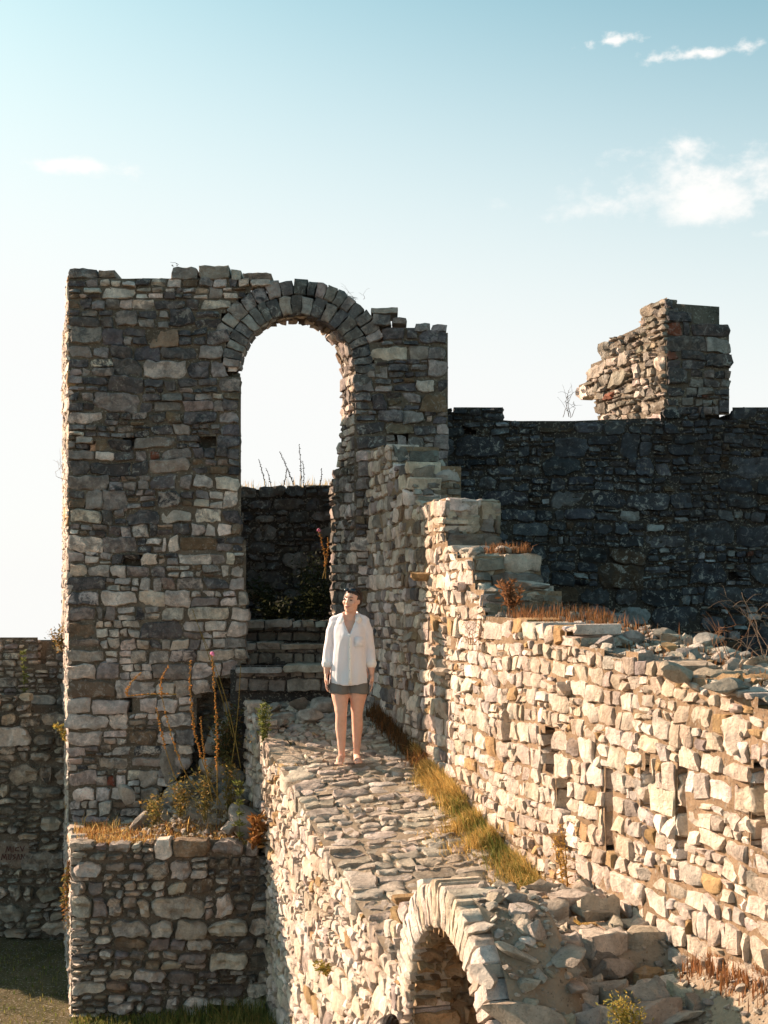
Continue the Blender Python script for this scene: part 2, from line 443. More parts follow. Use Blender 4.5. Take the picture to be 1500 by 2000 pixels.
def pal_shade(u, v, rng): return palette([(.5, PALE, .14, .25), (.25, MIDG, .15, .5), (.12, DARKG, .15, .8), (.1, CREAM, .1, .1), (.03, BROWN, .1, .3)], rng)
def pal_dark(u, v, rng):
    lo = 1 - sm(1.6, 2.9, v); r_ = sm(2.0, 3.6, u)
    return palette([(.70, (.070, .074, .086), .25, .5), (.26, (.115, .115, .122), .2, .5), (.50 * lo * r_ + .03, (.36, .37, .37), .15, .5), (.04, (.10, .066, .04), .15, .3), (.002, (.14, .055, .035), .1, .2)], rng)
def pal_low(u, v, rng): return palette([(.62, (.66, .565, .47), .16, .35), (.22, (.74, .65, .55), .10, .25), (.12, MIDG, .15, .4), (.06, BROWN, .12, .3)], rng)
def pal_cobble(u, v, rng): return palette([(.6, (.62, .53, .44), .10, .25), (.25, (.70, .61, .51), .08, .15), (.15, (.48, .41, .34), .12, .35)], rng)
def pal_rock(u, v, rng): return palette([(.6, (.54, .465, .385), .13, .2), (.3, (.64, .565, .475), .1, .1), (.08, (.38, .34, .30), .12, .4), (.03, OCHRE, .1, .1)], rng)

# ------------------------------------------------------------------ ground
def ramp_z(x, y): return 0.2 * (y - 11.7) - .02
def terrain_h(x, y):
    r = np.hypot(x, y - 10); h = -2.62 + .05 * snoise(x, y, 3, 4, .25)
    fall = np.clip(np.maximum(y - 24, 0) * .35 + np.maximum(np.abs(x) - 16, 0) * .3 + np.maximum(-12 - y, 0) * .25, 0, None)
    return h - np.minimum(fall, 60 + .21 * np.clip(r - 200, 0, 1150)) 
xs = np.unique(np.concatenate([np.linspace(-12, 12, 100), np.sinh(np.linspace(-7, 7, 61)) * 12.8]))
ys = np.unique(np.concatenate([np.linspace(4, 26, 100), np.sinh(np.linspace(-7, 7, 61)) * 12.8 + 10]))
gx, gy = np.meshgrid(xs, ys); gi = np.arange(gx.size).reshape(gx.shape)
gq = np.stack([gi[:-1, :-1], gi[:-1, 1:], gi[1:, 1:], gi[1:, :-1]], -1).reshape(-1, 4)
g = link('ground', build_mesh('ground', np.stack([gx, gy, terrain_h(gx, gy)], -1), gq), M['field'], kind='structure')

def sheet(name, x0, x1, y0, y1, n, hf, mat):
    a, b = np.meshgrid(np.linspace(x0, x1, n), np.linspace(y0, y1, n)); i = np.arange(n * n).reshape(n, n)
    q = np.stack([i[:-1, :-1], i[:-1, 1:], i[1:, 1:], i[1:, :-1]], -1).reshape(-1, 4)
    return link(name, build_mesh(name, np.stack([a, b, hf(a, b)], -1), q), mat, kind='structure')

# ------------------------------------------------------------------ the gate tower with its tall arch
TY = 13.7
def T(px, py): return (X(px, TY), Z(py, TY))
tower = Masonry('gate_tower', 'tall grey stone gate tower pierced by a round arch', 'tower', (-1.6, TY, -2.6), M['tower'], M['mortar'])
AC = T(580, 725); R1, R2, R3 = .64, .85, 1.03
def arc(r, a0, a1, n): return [(AC[0] + r * math.cos(math.radians(a)), AC[1] + r * math.sin(math.radians(a))) for a in np.linspace(a0, a1, n)]
JL, JR = X(468, TY), X(692, TY)
outer = [T(133, 1990), T(133, 543), T(226, 544), T(333, 545), T(451, 546), T(452, 548), T(534, 552)] \
    + arc(R3, 100, 22, 14) + [T(760, 636), T(873, 648), T(875, 900), T(875, 1500), T(700, 1500)] \
    + [(JR + .02, Z(1300, TY)), (JR, AC[1])] + arc(R2, 4, 20, 4) + arc(R3, 21, 152, 26) + arc(R2, 153, 176, 5) \
    + [(JL, AC[1] - .02), T(470, 950), T(483, 1210), T(483, 1292), T(440, 1330), T(384, 1362), T(372, 1490), T(330, 1530), T(300, 1560), T(292, 1990)]
# two loops: masonry left of the opening and round the ring; the outline above already follows the opening
# (the strip over the crown between the two arcs of equal radius is empty, the voussoirs stand there)
fT = plane((0, TY, 0), (1, 0, 0))
st_t = style(warp=.022, rough=.006, proud=.020, gap=.006, split=.34, hmin=.06, rnd=.07, jit=.15)
holes_t = [(X(166, TY), Z(876, TY), X(192, TY), Z(857, TY)), (X(240, TY), Z(874, TY), X(268, TY), Z(856, TY)), (X(400, TY), Z(870, TY), X(424, TY), Z(850, TY)),
           (X(240, TY), Z(1112, TY), X(275, TY), Z(1088, TY)), (X(768, TY), Z(865, TY), X(800, TY), Z(846, TY)), (X(236, TY), Z(1378, TY), X(262, TY), Z(1362, TY))]
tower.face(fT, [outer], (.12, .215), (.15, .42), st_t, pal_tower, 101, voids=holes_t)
rt = np.random.RandomState(17)      # the loose top course
for x0_, x1_, yb_, yt_ in [(133, 191, 543, 524), (191, 226, 543, 527), (334, 387, 545, 519), (388, 451, 546, 520), (452, 473, 548, 526), (474, 533, 552, 532), (724, 778, 613, 600), (728, 764, 636, 613), (765, 795, 634, 620), (810, 842, 648, 630), (842, 874, 648, 632)]:
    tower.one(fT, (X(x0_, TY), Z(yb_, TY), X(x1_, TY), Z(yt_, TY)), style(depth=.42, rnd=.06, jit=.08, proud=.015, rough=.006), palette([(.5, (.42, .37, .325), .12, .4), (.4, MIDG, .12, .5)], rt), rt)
# voussoirs in two rings
def polar(cx, cz, rm, a0, O=None):
    def fn(u, v, w):
        th = a0 - np.asarray(u, float) / rm; r = np.asarray(v, float)
        P = np.stack([cx + r * np.cos(th), TY - np.asarray(w, float) + 0 * r, cz + r * np.sin(th)], -1); return P
    return fn
rng = np.random.RandomState(5)
st_v = style(warp=0, jit=.04, rnd=.025, gap=.0035, proud=.008, rough=.004, depth=.3, hmin=.3, crown=.004, tilt=.005, bev=.008)
def ring(r0, r1, a0, a1, wr, seed):
    rr = np.random.RandomState(seed); rm = (r0 + r1) / 2; L = math.radians(a0 - a1) * rm; u = 0; fn = polar(AC[0], AC[1], rm, math.radians(a0))
    while u < L - 1e-6:
        w = rr.uniform(*wr)
        if L - u - w < wr[0] * .8: w = L - u
        frac = u / L
        c = palette([(.30 + .4 * frac, (.19, .18, .175), .15, .6), (.45, MIDG, .15, .5), (.40 - .34 * frac, (.48, .44, .39), .1, .3)], rr)
        tower.one(fn, (u, r0, u + w, r1 + rr.uniform(-.015, .02)), st_v, c, rr, 'voussoir'); u += w
ring(R1, R2, 176, -12, (.085, .135), 21); ring(R2, R3, 153, 21, (.095, .165), 22)
# soffit and right reveal of the passage
def soffit(u, v, w):
    th = np.asarray(u, float) / R1; t = np.asarray(v, float); r = R1 - np.asarray(w, float)
    return np.stack([AC[0] + r * np.cos(th) - .2857 * t, TY + t, AC[1] + r * np.sin(th)], -1)
st_s = style(warp=0, rough=.006, proud=.012, depth=.12, crown=.006, gap=.006, jit=.10)
tower.face(lambda u, v, w: soffit(math.pi * R1 - np.asarray(u, float), v, w), [[(0, .03), (math.pi * R1, .03), (math.pi * R1, .58), (math.pi * R1 * .7, .46), (0, .38)]], (.10, .2), (.07, .2), st_s, pal_shade, 131)
rv = plane((JR, TY, 0), UD)
tower.face(rv, [[(-1.15, .3), (-.02, .3), (-.02, AC[1]), (-.63, AC[1]), (-.66, 3.35), (-.80, 3.30), (-.82, 3.14), (-1.0, 3.1), (-1.02, 2.95), (-1.15, 2.9)]], (.09, .2), (.12, .34), style(rough=.006, proud=.018, tilt=.006, gap=.01, jit=.1), lambda u, v, r: pal_shade(u, v, r) if v > 3.2 else palette([(.5, MIDG, .15, .5), (.3, PALE, .14, .25), (.2, (.17, .15, .13), .15, .5)], r), 141)
# left flank, pale for its thin lit edge; unseen rear shaped to admit sun
lf = plane((X(133, TY) - .2857 * 2.3, TY + 2.3, 0), UD)
tower.face(lf, [[(0, -2.7), (2.38, -2.7), (2.38, 5.18), (1.7, 5.15), (1.68, 4.98), (0, 4.95)]], (.12, .24), (.2, .5), style(proud=.012, rough=.005, tilt=.004), pal_pale, 151)
# cores
ext = tuple(BK * .22)
tower.core(fT, [[T(136, 1990), T(140, 562), T(533, 566)] + arc(R3 - .08, 100, 20, 10) + [T(780, 668), T(856, 668), T(860, 1500), (JR + .13, Z(1500, TY)), (JR + .13, AC[1])] + arc(R1 + .13, 4, 176, 24) + [(JL - .01, AC[1]), T(465, 950), T(470, 1280), T(380, 1350), T(365, 1480), T(300, 1550), T(285, 1990)]], -.155, ext)
tower.core(lf, [[(.02, -2.7), (2.2, -2.7), (2.2, 5.08), (1.7, 5.05), (1.68, 4.9), (.02, 4.88)]], -.155, tuple(SD * .5))
tower.core(rv, [[(-1.1, .2), (-.62, .2), (-.62, 3.3), (-.78, 3.25), (-.95, 3.05), (-1.1, 2.88)]], -.1, tuple(SD * .5))
# packed rubble behind the broken foot of the left pier
tower.face(plane((0, TY + .26, 0), (1, 0, 0)), [[(X(285, TY), -1.1), (X(490, TY), -1.1), (X(490, TY), .95), (X(300, TY), .95)]], (.12, .3), (.15, .4), style(rough=.03, proud=.12, rnd=.25, gap=.02, jit=.15, tilt=.03, rec=.06), lambda u, v, r: palette([(.6, (.34, .29, .24), .2, .4), (.4, (.22, .185, .155), .2, .5)], r), 161)
tower.finish()

# ------------------------------------------------------------------ dark rampart behind, with the stub on it
RY = 15.0
def Rp(px, py): return (X(px, RY), Z(py, RY))
ramp_wall = Masonry('rampart_wall', 'long blackened stone rampart wall behind the sunlit stepped wall', 'wall', (3.2, RY, -2.6), M['dark'], M['mortar_dark'])
fR = plane((0, RY, 0), (1, 0, 0))
lp = [(.30, .7), (8., .7), (8., Z(797, RY)), Rp(1436, 798), Rp(1436, 812), Rp(1352, 806), Rp(1150, 813), Rp(1040, 817), Rp(980, 812), Rp(979, 797), Rp(905, 795), Rp(880, 800), (.30, Z(800, RY))]
vr = [(X(1300, RY), Z(1245, RY), X(1330, RY), Z(1222, RY)), (X(1422, RY), Z(1138, RY), X(1446, RY), Z(1122, RY)), (X(905, RY), Z(845, RY), X(925, RY), Z(832, RY))]
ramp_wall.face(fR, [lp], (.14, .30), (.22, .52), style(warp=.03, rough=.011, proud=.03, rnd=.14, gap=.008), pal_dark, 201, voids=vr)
lpc = [(.3, -2.7)] + [(8., -2.7)] + [(u, v - .03) for u, v in lp[2:]]
ramp_wall.core(fR, [lpc], -.15, (-.2, 1.6, 0))
ramp_wall.finish()

stub = Masonry('ruined_wall_stub', 'ragged stone stub standing on top of the blackened rampart wall', 'ruin', (3.83, RY, 3.75), M['tower'], M['mortar'])
sx0, sx1 = X(1300, RY), X(1425, RY)
def pal_stub(u, v, rng): return palette([(.5, DARKG, .15, .7), (.25, MIDG, .15, .5), (.25 + .5 * (u > 3.85) * (v > 4.4), (.30, .285, .255), .12, .2), (.04, BRICK, .1, .2)], rng)
stub.face(fR, [[(sx0, Z(810, RY)), (sx1, Z(808, RY)), (sx1, Z(640, RY)), (X(1395, RY), Z(639, RY)), (X(1394, RY), Z(625, RY)), (X(1352, RY), Z(625, RY)), (X(1350, RY), Z(612, RY)), (X(1318, RY), Z(610, RY)), (X(1317, RY), Z(586, RY)), (sx0, Z(585, RY))]], (.13, .24), (.22, .5), style(proud=.025, split=.35), pal_stub, 221)
fS = plane((sx0, RY, 0), UD)
ls = [(-2.05, 3.6), (0, 3.6), (0, 5.19), (-.25, 5.22), (-.62, 5.18), (-.63, 5.10), (-1.20, 5.08), (-1.25, 4.96), (-1.75, 4.97), (-1.78, 4.83), (-2.12, 4.84), (-2.14, 4.70), (-2.28, 4.62), (-2.50, 4.52), (-2.52, 4.42), (-2.2, 4.36), (-2.0, 4.3), (-1.95, 4.1), (-1.8, 4.0), (-1.95, 3.9)]
stub.face(fS, [ls], (.13, .25), (.22, .55), style(rough=.012, proud=.035, gap=.008, jit=.18, tilt=.012, rnd=.14, crown=.012), lambda u, v, r: palette([(.5, (.36, .31, .25), .15, .2), (.3, (.27, .235, .19), .15, .3), (.15, PALE, .1, .1), (.03, BRICK, .1, .2)], r), 231)  # sunlit side in paler stones than the front: light put into the colour
stub.core(fS, [[(u if u > -1.5 else u + .12, v - .04) for u, v in ls]], -.12, tuple(SD * .62))
stub.finish()

# ------------------------------------------------------------------ wall seen through the arch
IY = 16.6
inner = Masonry('courtyard_wall', 'dark shaded wall seen through the arch, weeds along its top', 'wall', (-1.3, IY, .9), M['dark'], M['mortar_dark'])
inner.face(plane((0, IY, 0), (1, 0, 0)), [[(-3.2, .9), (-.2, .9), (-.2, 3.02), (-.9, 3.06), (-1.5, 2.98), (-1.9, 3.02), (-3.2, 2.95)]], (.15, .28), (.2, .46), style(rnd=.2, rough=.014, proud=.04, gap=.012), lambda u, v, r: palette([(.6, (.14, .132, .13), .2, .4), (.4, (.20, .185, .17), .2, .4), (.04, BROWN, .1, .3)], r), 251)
inner.core(plane((0, IY, 0), (1, 0, 0)), [[(-3.2, -2.7), (-.2, -2.7), (-.2, 2.95), (-3.2, 2.9)]], -.1, (0, .9, 0))
inner.finish()
sheet('landing', -3.0, .2, 14.3, 17.4, 24, lambda a, b: 1.16 + .03 * snoise(a, b, 8, 3, .8), M['soil'])

# ------------------------------------------------------------------ steps under the arch
steps = Masonry('stone_steps', 'three worn stone steps climbing through the arch behind the person', 'steps', (-.95, 13.6, .4), M['cobble'], M['mortar_dark'])
st_b = style(warp=0, rnd=.05, rough=.006, proud=.018, depth=.46, crown=.006, gap=.004, bev=.014, jit=.07)
for k, (yy, z0, z1, bands) in enumerate([(13.62, .52, .81, (.13, .16)), (14.02, .80, 1.05, (.11, .14)), (14.42, 1.04, 1.285, (.11, .13))]):
    steps.face(plane((0, yy, 0), (1, 0, 0)), [[(JL - .04, z0), (JR + .03, z0), (JR + .03, z1), (JL - .04, z1)]], bands, (.22, .5), style(**{**st_b, 'split': 0.}),
               lambda u, v, r: palette([(.5, (.25, .22, .19), .15, .4), (.35, (.18, .16, .14), .15, .5), (.2, (.34, .30, .26), .1, .3)], r), 270 + k, part='step_block')  # risers darkened: shade below the lips put into the stone colour
    steps.face(plane((0, yy - .06, 0), (1, 0, 0)), [[(JL - .04, z1 - .085), (JR + .03, z1 - .085), (JR + .03, z1 + .012), (JL - .04, z1 + .012)]], (.097, .098), (.34, .62), style(**{**st_b, 'split': 0., 'depth': .44, 'asp': 9.}), lambda u, v, r: palette([(.6, (.50, .45, .385), .12, .3), (.4, (.40, .355, .30), .12, .4)], r), 280 + k, part='tread_slab', mortar=False)  # paler lips: lit tread edges put into the stone colour
    steps.core(plane((0, yy, 0), (1, 0, 0)), [[(JL - .1, -.5), (JR + .1, -.5), (JR + .1, z1 - .05), (JL - .1, z1 - .05)]], -.06, (0, .5, 0))
steps.finish()

# ------------------------------------------------------------------ ramp and its outer wall
S0 = Vector((-1.545, 13.6, 0.0))
def su(u, s): return S0.x + u * UD.x + s * SD.x, S0.y + u * UD.y + s * SD.y
RU = np.array((SD.x, SD.y, .2 * SD.y)); RV = np.array((-UD.x, -UD.y, -.2 * UD.y))
fRamp = plane((S0.x, S0.y, .2 * (S0.y - 11.7)), RU, RV)
ramp = Masonry('cobbled_ramp', 'cobbled stone ramp sloping down from the arch between two walls', 'path', (-.5, 11.2, -.1), M['cobble'], M['path_dirt'], kind='structure')
st_c = style(warp=.03, rnd=.20, jit=.24, rough=.0045, proud=.014, crown=.003, gap=.007, depth=.09, tilt=.0035, bev=.008, wmin=.08, hmin=.07, split=.4, rec=.006, asp=2.8)
rz = np.random.RandomState(6); zig = []; v_ = -6.02
while v_ < .1:
    q_ = rz.uniform(.16, .34); d_ = rz.uniform(.18, .36); zig += [(q_, v_), (q_, min(v_ + d_, .1))]; v_ += d_
ramp.face(fRamp, [[(1.42, -6.02), (1.42, .1)] + zig[::-1]], (.08, .155), (.11, .28), st_c, pal_cobble, 301, part='cobble', mres=.05)
ramp.face(fRamp, [[(-.02, -.75), (-.02, -5.75)] + [(q_, v_) for q_, v_ in zig if -5.75 < v_ < -.75]], (.14, .30), (.30, .40), style(**{**st_c, 'split': .25, 'depth': .14, 'proud': .01}), pal_cobble, 302, part='edge_slab', mres=.05)
ramp.core(fRamp, [[(.03, -5.95), (1.40, -5.95), (1.40, .1), (.03, .1)]], -.10, (0, 0, -2.4))
ramp.finish()

side = Masonry('ramp_side_wall', 'sunlit rubble side wall holding up the cobbled ramp', 'wall', (-.6, 10.4, -2.6), M['pale'], M['mortar_warm'])
fSide = plane(tuple(S0), UD)
st_r = style(warp=.03, rough=.005, proud=.016, gap=.006, jit=.20, rnd=.14, crown=.006, tilt=.006, bev=.010, wmin=.07, hmin=.05, asp=2.6, rec=.03)
ztop = lambda u: .2 * (S0.y + u * UD.y - 11.7) - .03
side_loop = [(.0, -2.75), (6.12, -2.75), (6.12, -1.05), (6.0, -.72), (5.8, -.70), (5.68, ztop(5.68)), (1.15, ztop(1.15)), (1.1, ztop(1.0) + .06), (.5, ztop(.5) + .12), (.0, ztop(0) + .1)]
side.face(fSide, [side_loop], (.09, .19), (.11, .30), st_r, pal_pale, 321)
side.core(fSide, [[(u, v - .05) for u, v in side_loop]], -.15, tuple(SD * .3))
side.finish()

# ------------------------------------------------------------------ small vault with its arch in line with that wall
AU, AZ, AR, AO = 6.83, -.96, .66, .92
vault = Masonry('vault_arch', 'low sunlit rubble arch at the foot of the ramp', 'arch', (.35, 7.0, -2.6), M['pale'], M['mortar_warm'])
def parc(r, a0, a1, n): return [(AU - r * math.cos(math.radians(a)), AZ + r * math.sin(math.radians(a))) for a in np.linspace(a0, a1, n)]
vl = [(5.70, -.72), (5.98, -.76), (6.13, -1.1), (6.13, -2.75), (6.17, -2.75), (6.17, AZ)]  # sliver kept thin: jamb stones below
vl = [(6.12, -2.75), (6.17, -2.75), (6.17, AZ)] + parc(AO, 22, 78, 10) + [(6.56, -.10), (6.40, -.20), (6.20, -.30), (6.02, -.36), (5.76, -.42), (5.64, -.56), (5.58, -.68), (5.8, -.72), (6.0, -.74), (6.12, -1.05)]
vault.face(fSide, [vl], (.12, .24), (.07, .17), style(**{**st_r, 'asp': 1.0, 'proud': .022}), pal_pale, 341)
def vring(r0, r1, a0, a1, seed):
    rr = np.random.RandomState(seed); rm = (r0 + r1) / 2; L = math.radians(a1 - a0) * rm
    def fn(u, v, w):
        th = math.radians(a0) + np.asarray(u, float) / rm; r = np.asarray(v, float)
        return fSide(AU - r * np.cos(th), AZ + r * np.sin(th), w)
    u = 0
    while u < L:
        w = rr.uniform(.05, .11); w = min(w, L - u + .02)
        vault.one(fn, (u, r0 + rr.uniform(-.005, .005), u + w, r1 + rr.uniform(-.015, .02)), style(warp=0, jit=.06, rnd=.06, gap=.003, proud=.004, rough=.003, tilt=.002, depth=.28), palette([(.7, WHITE, .06, .03), (.3, CREAM, .1, .05)], rr), rr, 'voussoir'); u += w
vring(AR, AO, -4, 184, 351)
jst = style(warp=0, rough=.014, proud=.04, gap=.012, jit=.1, depth=.14)
def pal_in(u, v, r): return palette([(.6, (.56, .38, .22), .15, .2), (.4, (.44, .29, .17), .15, .3)], r)
for du in (-.02,):   # far jamb and soffit of the passage, courses showing in the opening
    O = S0 + UD * (AU - AR); vault.face(plane((O.x, O.y, 0), tuple(SD)), [[(.02, -2.75), (.62, -2.75), (.62, AZ), (.02, AZ)]], (.09, .15), (.13, .28), jst, pal_in, 361)
def vsoff(u, v, w):
    th = np.asarray(v, float) / AR; s_ = np.asarray(u, float); r = AR - np.asarray(w, float)
    b = fSide(AU - r * np.cos(th), AZ + r * np.sin(th), 0 * r); return b + s_[..., None] * np.array(SD)
vault.face(vsoff, [[(.02, 0), (.46, 0), (.46, math.pi * AR), (.02, math.pi * AR)]], (.09, .17), (.16, .40), jst, pal_in, 362)
# the body of the vault: jamb masses, shell and a rear wall closing the passage
O = S0 + UD * (AU - AR - .16)
fV = plane((O.x, O.y, 0), tuple(SD))
vault.core(fSide, [[(5.70, -2.75), (6.02, -2.75), (6.02, -1.0)] + parc(AR + .15, 12, 168, 16) + [(7.62, -1.0), (7.62, -2.75), (7.74, -2.75), (7.74, -1.0)] + parc(AO - .05, 175, 70, 12) + [(6.4, -.26), (6.0, -.45), (5.70, -.62)]], -.14, tuple(SD * .24))
vault.face(plane(tuple(S0 + SD * .62 + UD * 6.0), UD), [[(0, -2.75), (1.65, -2.75), (1.65, -.75), (1.1, -.58), (.4, -.50), (0, -.6)]], (.14, .24), (.2, .5), jst, pal_in, 364)
vault.core(plane(tuple(S0 + SD * .62 + UD * 6.0), UD), [[(-.1, -2.75), (1.9, -2.75), (1.9, -.85), (1.3, -.62), (.4, -.55), (-.1, -.62)]], -.1, tuple(SD * .2))
vault.finish()

# ------------------------------------------------------------------ stepped wall on the right
W0 = Vector((-.178, 13.7, 0.0))
fW = plane(tuple(W0), UD)
def wu(px): return (13.7 - 13.7 * 0 - wY(px)) / .9615
def wY(px): return (W0.x + .2857 * 13.7) / ((px - 750) / F + .2857)
def wp_(px, py): y = wY(px); return ((13.7 - y) / .9615, Z(py, y))
wall = Masonry('stepped_wall', 'tall sunlit limestone wall stepping down beside the cobbled ramp', 'wall', (1.2, 9., -1.0), M['pale'], M['mortar_warm'])
PROF = [(0, 3.20), (.86, 3.16), (.861, 2.89), (1.56, 2.89), (1.561, 2.47), (2.63, 2.47), (2.64, 2.12), (2.95, 1.98), (3.37, 1.94), (3.371, 1.72), (3.62, 1.62), (3.63, 1.47), (5.2, 1.36), (6.67, 1.20), (7.2, 1.12), (7.78, 1.06), (9.3, .95)]
wl_ = [(0, -.2), (1.5, -.6), (5.2, -1.0), (9.3, -.9)] + PROF[::-1]
def slot(px, y0, y1, wd=.13): u, _ = wp_(px, 1500); return (u - wd / 2, wp_(px, y1)[1], u + wd / 2, wp_(px, y0)[1])
vw = [slot(988, 1372, 1452, .15), slot(1070, 1430, 1500, .24), slot(1098, 1512, 1592, .22), slot(1186, 1498, 1655, .13), slot(1262, 1502, 1580, .12), slot(1332, 1505, 1690, .12), slot(1482, 1505, 1650, .13)]
rect = lambda r: [(r[0], r[1]), (r[2], r[1]), (r[2], r[3]), (r[0], r[3])]
st_w = style(warp=.022, rough=.005, proud=.014, gap=.005, jit=.16, rnd=.07, depth=.33, tilt=.007, crown=.005, rec=.011, wmin=.07, hmin=.055, asp=2.3, split=.24, bev=.010)
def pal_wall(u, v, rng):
    if u < 2.0: return pal_shade(u, v, rng)  # stretch in the tower's shadow: shade put into the stone colour
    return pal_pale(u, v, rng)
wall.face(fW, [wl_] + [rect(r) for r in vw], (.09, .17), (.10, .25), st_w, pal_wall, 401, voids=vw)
TH = .55
for k, (x0, y0, x1, y1) in enumerate(vw):     # back and far cheek of each recess
    wall.face(plane(tuple(W0 + SD * .20), UD), [[(x0 - .03, y0 - .06), (x1 + .1, y0 - .06), (x1 + .1, y1 + .06), (x0 - .03, y1 + .06)]], (.12, .2), (.14, .26), style(rough=.012, proud=.03, depth=.1, warp=0), lambda a, b, r: palette([(.5, OCHRE, .15, .2), (.5, CREAM, .12, .1)], r), 470 + k)
    O = W0 + UD * x0
    wall.face(plane((O.x, O.y, 0), tuple(SD)), [[(.0, y0), (.24, y0), (.24, y1), (.0, y1)]], (.12, .19), (.24, .3), style(rough=.006, proud=.012, depth=.06, warp=0, split=.1), lambda a, b, r: palette([(.7, CREAM, .1, .2), (.3, WHITE, .1, .1)], r), 490 + k)
def endface(u, z0, z1, th, seed):
    O = W0 + UD * u
    wall.face(plane((O.x, O.y, 0), tuple(SD)), [[(.03, z0), (th, z0), (th, z1), (.03, z1)]], (.12, .2), (.2, .45), style(rough=.010, proud=.02, depth=.2, warp=.01, split=.25), lambda a, b, r: palette([(.5, (.36, .32, .27), .15, .3), (.3, PALE, .1, .15), (.2, (.22, .20, .18), .12, .5)], r), seed)
def topface(u0, u1, z0, z1, th, seed, st=None):
    O = W0 + UD * u1; V = (-UD * (u1 - u0) + Vector((0, 0, z0 - z1))); L = V.length; V = V / L
    wall.face(plane((O.x, O.y, z1), tuple(SD), tuple(V)), [[(.02, 0), (th, 0), (th, L), (.02, L)]], (.14, .32), (.16, .4), st or style(rough=.008, proud=.03, depth=.14, rnd=.22, jit=.16, tilt=.012), pal_rock, seed)
for k, (u0, u1, za, zb, th) in enumerate([(0, .86, 3.2, 3.16, TH), (.86, 1.56, 2.89, 2.89, TH), (1.56, 2.63, 2.47, 2.47, TH), (2.63, 3.37, 2.05, 1.94, .62), (3.37, 3.63, 1.72, 1.62, .7)]):
    topface(u0, u1, za - .03, zb - .03, th, 410 + k)
st_top = style(rough=.008, proud=.04, depth=.12, rnd=.30, jit=.22, tilt=.012, gap=.02, drop=.55, rec=.0)
topface(3.63, 6.67, 1.44, 1.17, .95, 420, st_top); topface(6.67, 9.3, 1.17, .92, .95, 421, st_top)
for k, (u, z0, z1, th) in enumerate([(.86, 2.86, 3.16, TH), (1.56, 2.40, 2.89, TH), (2.63, 1.95, 2.47, TH), (3.37, 1.65, 1.94, .64), (3.63, 1.40, 1.64, .72)]): endface(u, z0, z1, th, 430 + k)
for a, b, th in [(0, .86, TH), (.86, 1.56, TH), (1.56, 2.63, TH), (2.63, 3.37, .62), (3.37, 3.63, .7)]:
    zt = [p[1] for p in PROF if a - 1e-3 <= p[0] <= b + 1e-3]; z = min(x for x in zt if True) if a > 2.6 else {0: 3.16, .86: 2.89, 1.56: 2.47}[a]
    wall.core(fW, [[(a, -2.0), (b - .04, -2.0), (b - .04, z - .07), (a, z - .07)]], -.26, tuple(SD * (th - .30)))
wall.core(fW, [[(3.6, -2.0), (9.3, -2.0), (9.3, .84), (6.67, 1.10), (3.6, 1.38)]], -.32, tuple(SD * .62))
# single jutting stones
rj = np.random.RandomState(8)
for (px, py, w_, h_, out_) in [(835, 1128, .13, .09, .18), (905, 1145, .10, .10, .06), (872, 1310, .16, .08, .1), (1100, 1640, .1, .14, .10), (1430, 1435, .16, .2, .05), (1105, 1345, .12, .1, .08)]:
    u, z = wp_(px, py); wall.one(fW, (u - w_ / 2, z - h_ / 2, u + w_ / 2, z + h_ / 2), style(proud=out_, rough=.02, rnd=.25, depth=.15), palette([(.6, CREAM, .1, .1), (.4, OCHRE, .1, .1)], rj), rj)
wall.finish()

# ------------------------------------------------------------------ low retaining wall and the terrace on it
BY = 12.3
low = Masonry('retaining_wall', 'low shaded stone retaining wall with dry grass on its terrace', 'wall', (-2.2, BY, -2.6), M['tower'], M['mortar'])
fB = plane((0, BY, 0), (1, 0, 0)); bx0, bx1 = X(136, BY), -1.15
lb = [(bx0, -2.75), (bx1, -2.75), (bx1, -.98), (X(430, BY), -.86), (X(310, BY), -.88), (X(250, BY), -.92), (X(172, BY), -.93), (X(171, BY), -.91), (bx0, -.90)]
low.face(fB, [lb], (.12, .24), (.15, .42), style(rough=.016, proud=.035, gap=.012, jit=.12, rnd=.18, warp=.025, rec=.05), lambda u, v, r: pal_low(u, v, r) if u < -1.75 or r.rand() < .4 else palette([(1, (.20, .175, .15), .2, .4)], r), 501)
fB2 = plane((X(133, TY) , TY, 0), UD)
low.face(fB2, [[(.02, -2.75), (1.44, -2.75), (1.44, -.92), (.02, -.90)]], (.12, .24), (.2, .45), style(rough=.006, proud=.012, tilt=.004), pal_pale, 511)
low.core(fB, [[(bx0 + .03, -2.75), (bx1, -2.75), (bx1, -1.02), (bx0 + .03, -1.0)]], -.16, tuple(BK * 1.4))
low.finish()
ta, tb = np.meshgrid(np.linspace(0, 1, 40), np.linspace(12.36, 14.2, 40))
tx = (X(133, TY) + .05 + (TY - tb) * .2857) * (1 - ta) + (-1.545 + .04 + (13.6 - tb) * .2857) * ta
def terrace_h(x, y): return -.93 + .30 * sm(12.62, 13.2, y + .12 * (x + 1.6)) * sm(-2.75, -2.0, x) + .25 * sm(13.2, 13.9, y) * sm(-2.9, -2.2, x)
tz = terrace_h(tx, tb) + .03 * snoise(tx, tb, 18, 3, .8)
ti = np.arange(1600).reshape(40, 40)
link('terrace', build_mesh('terrace', np.stack([tx, tb, tz], -1), np.stack([ti[:-1, :-1], ti[:-1, 1:], ti[1:, 1:], ti[1:, :-1]], -1).reshape(-1, 4)), M['earth'], kind='structure')

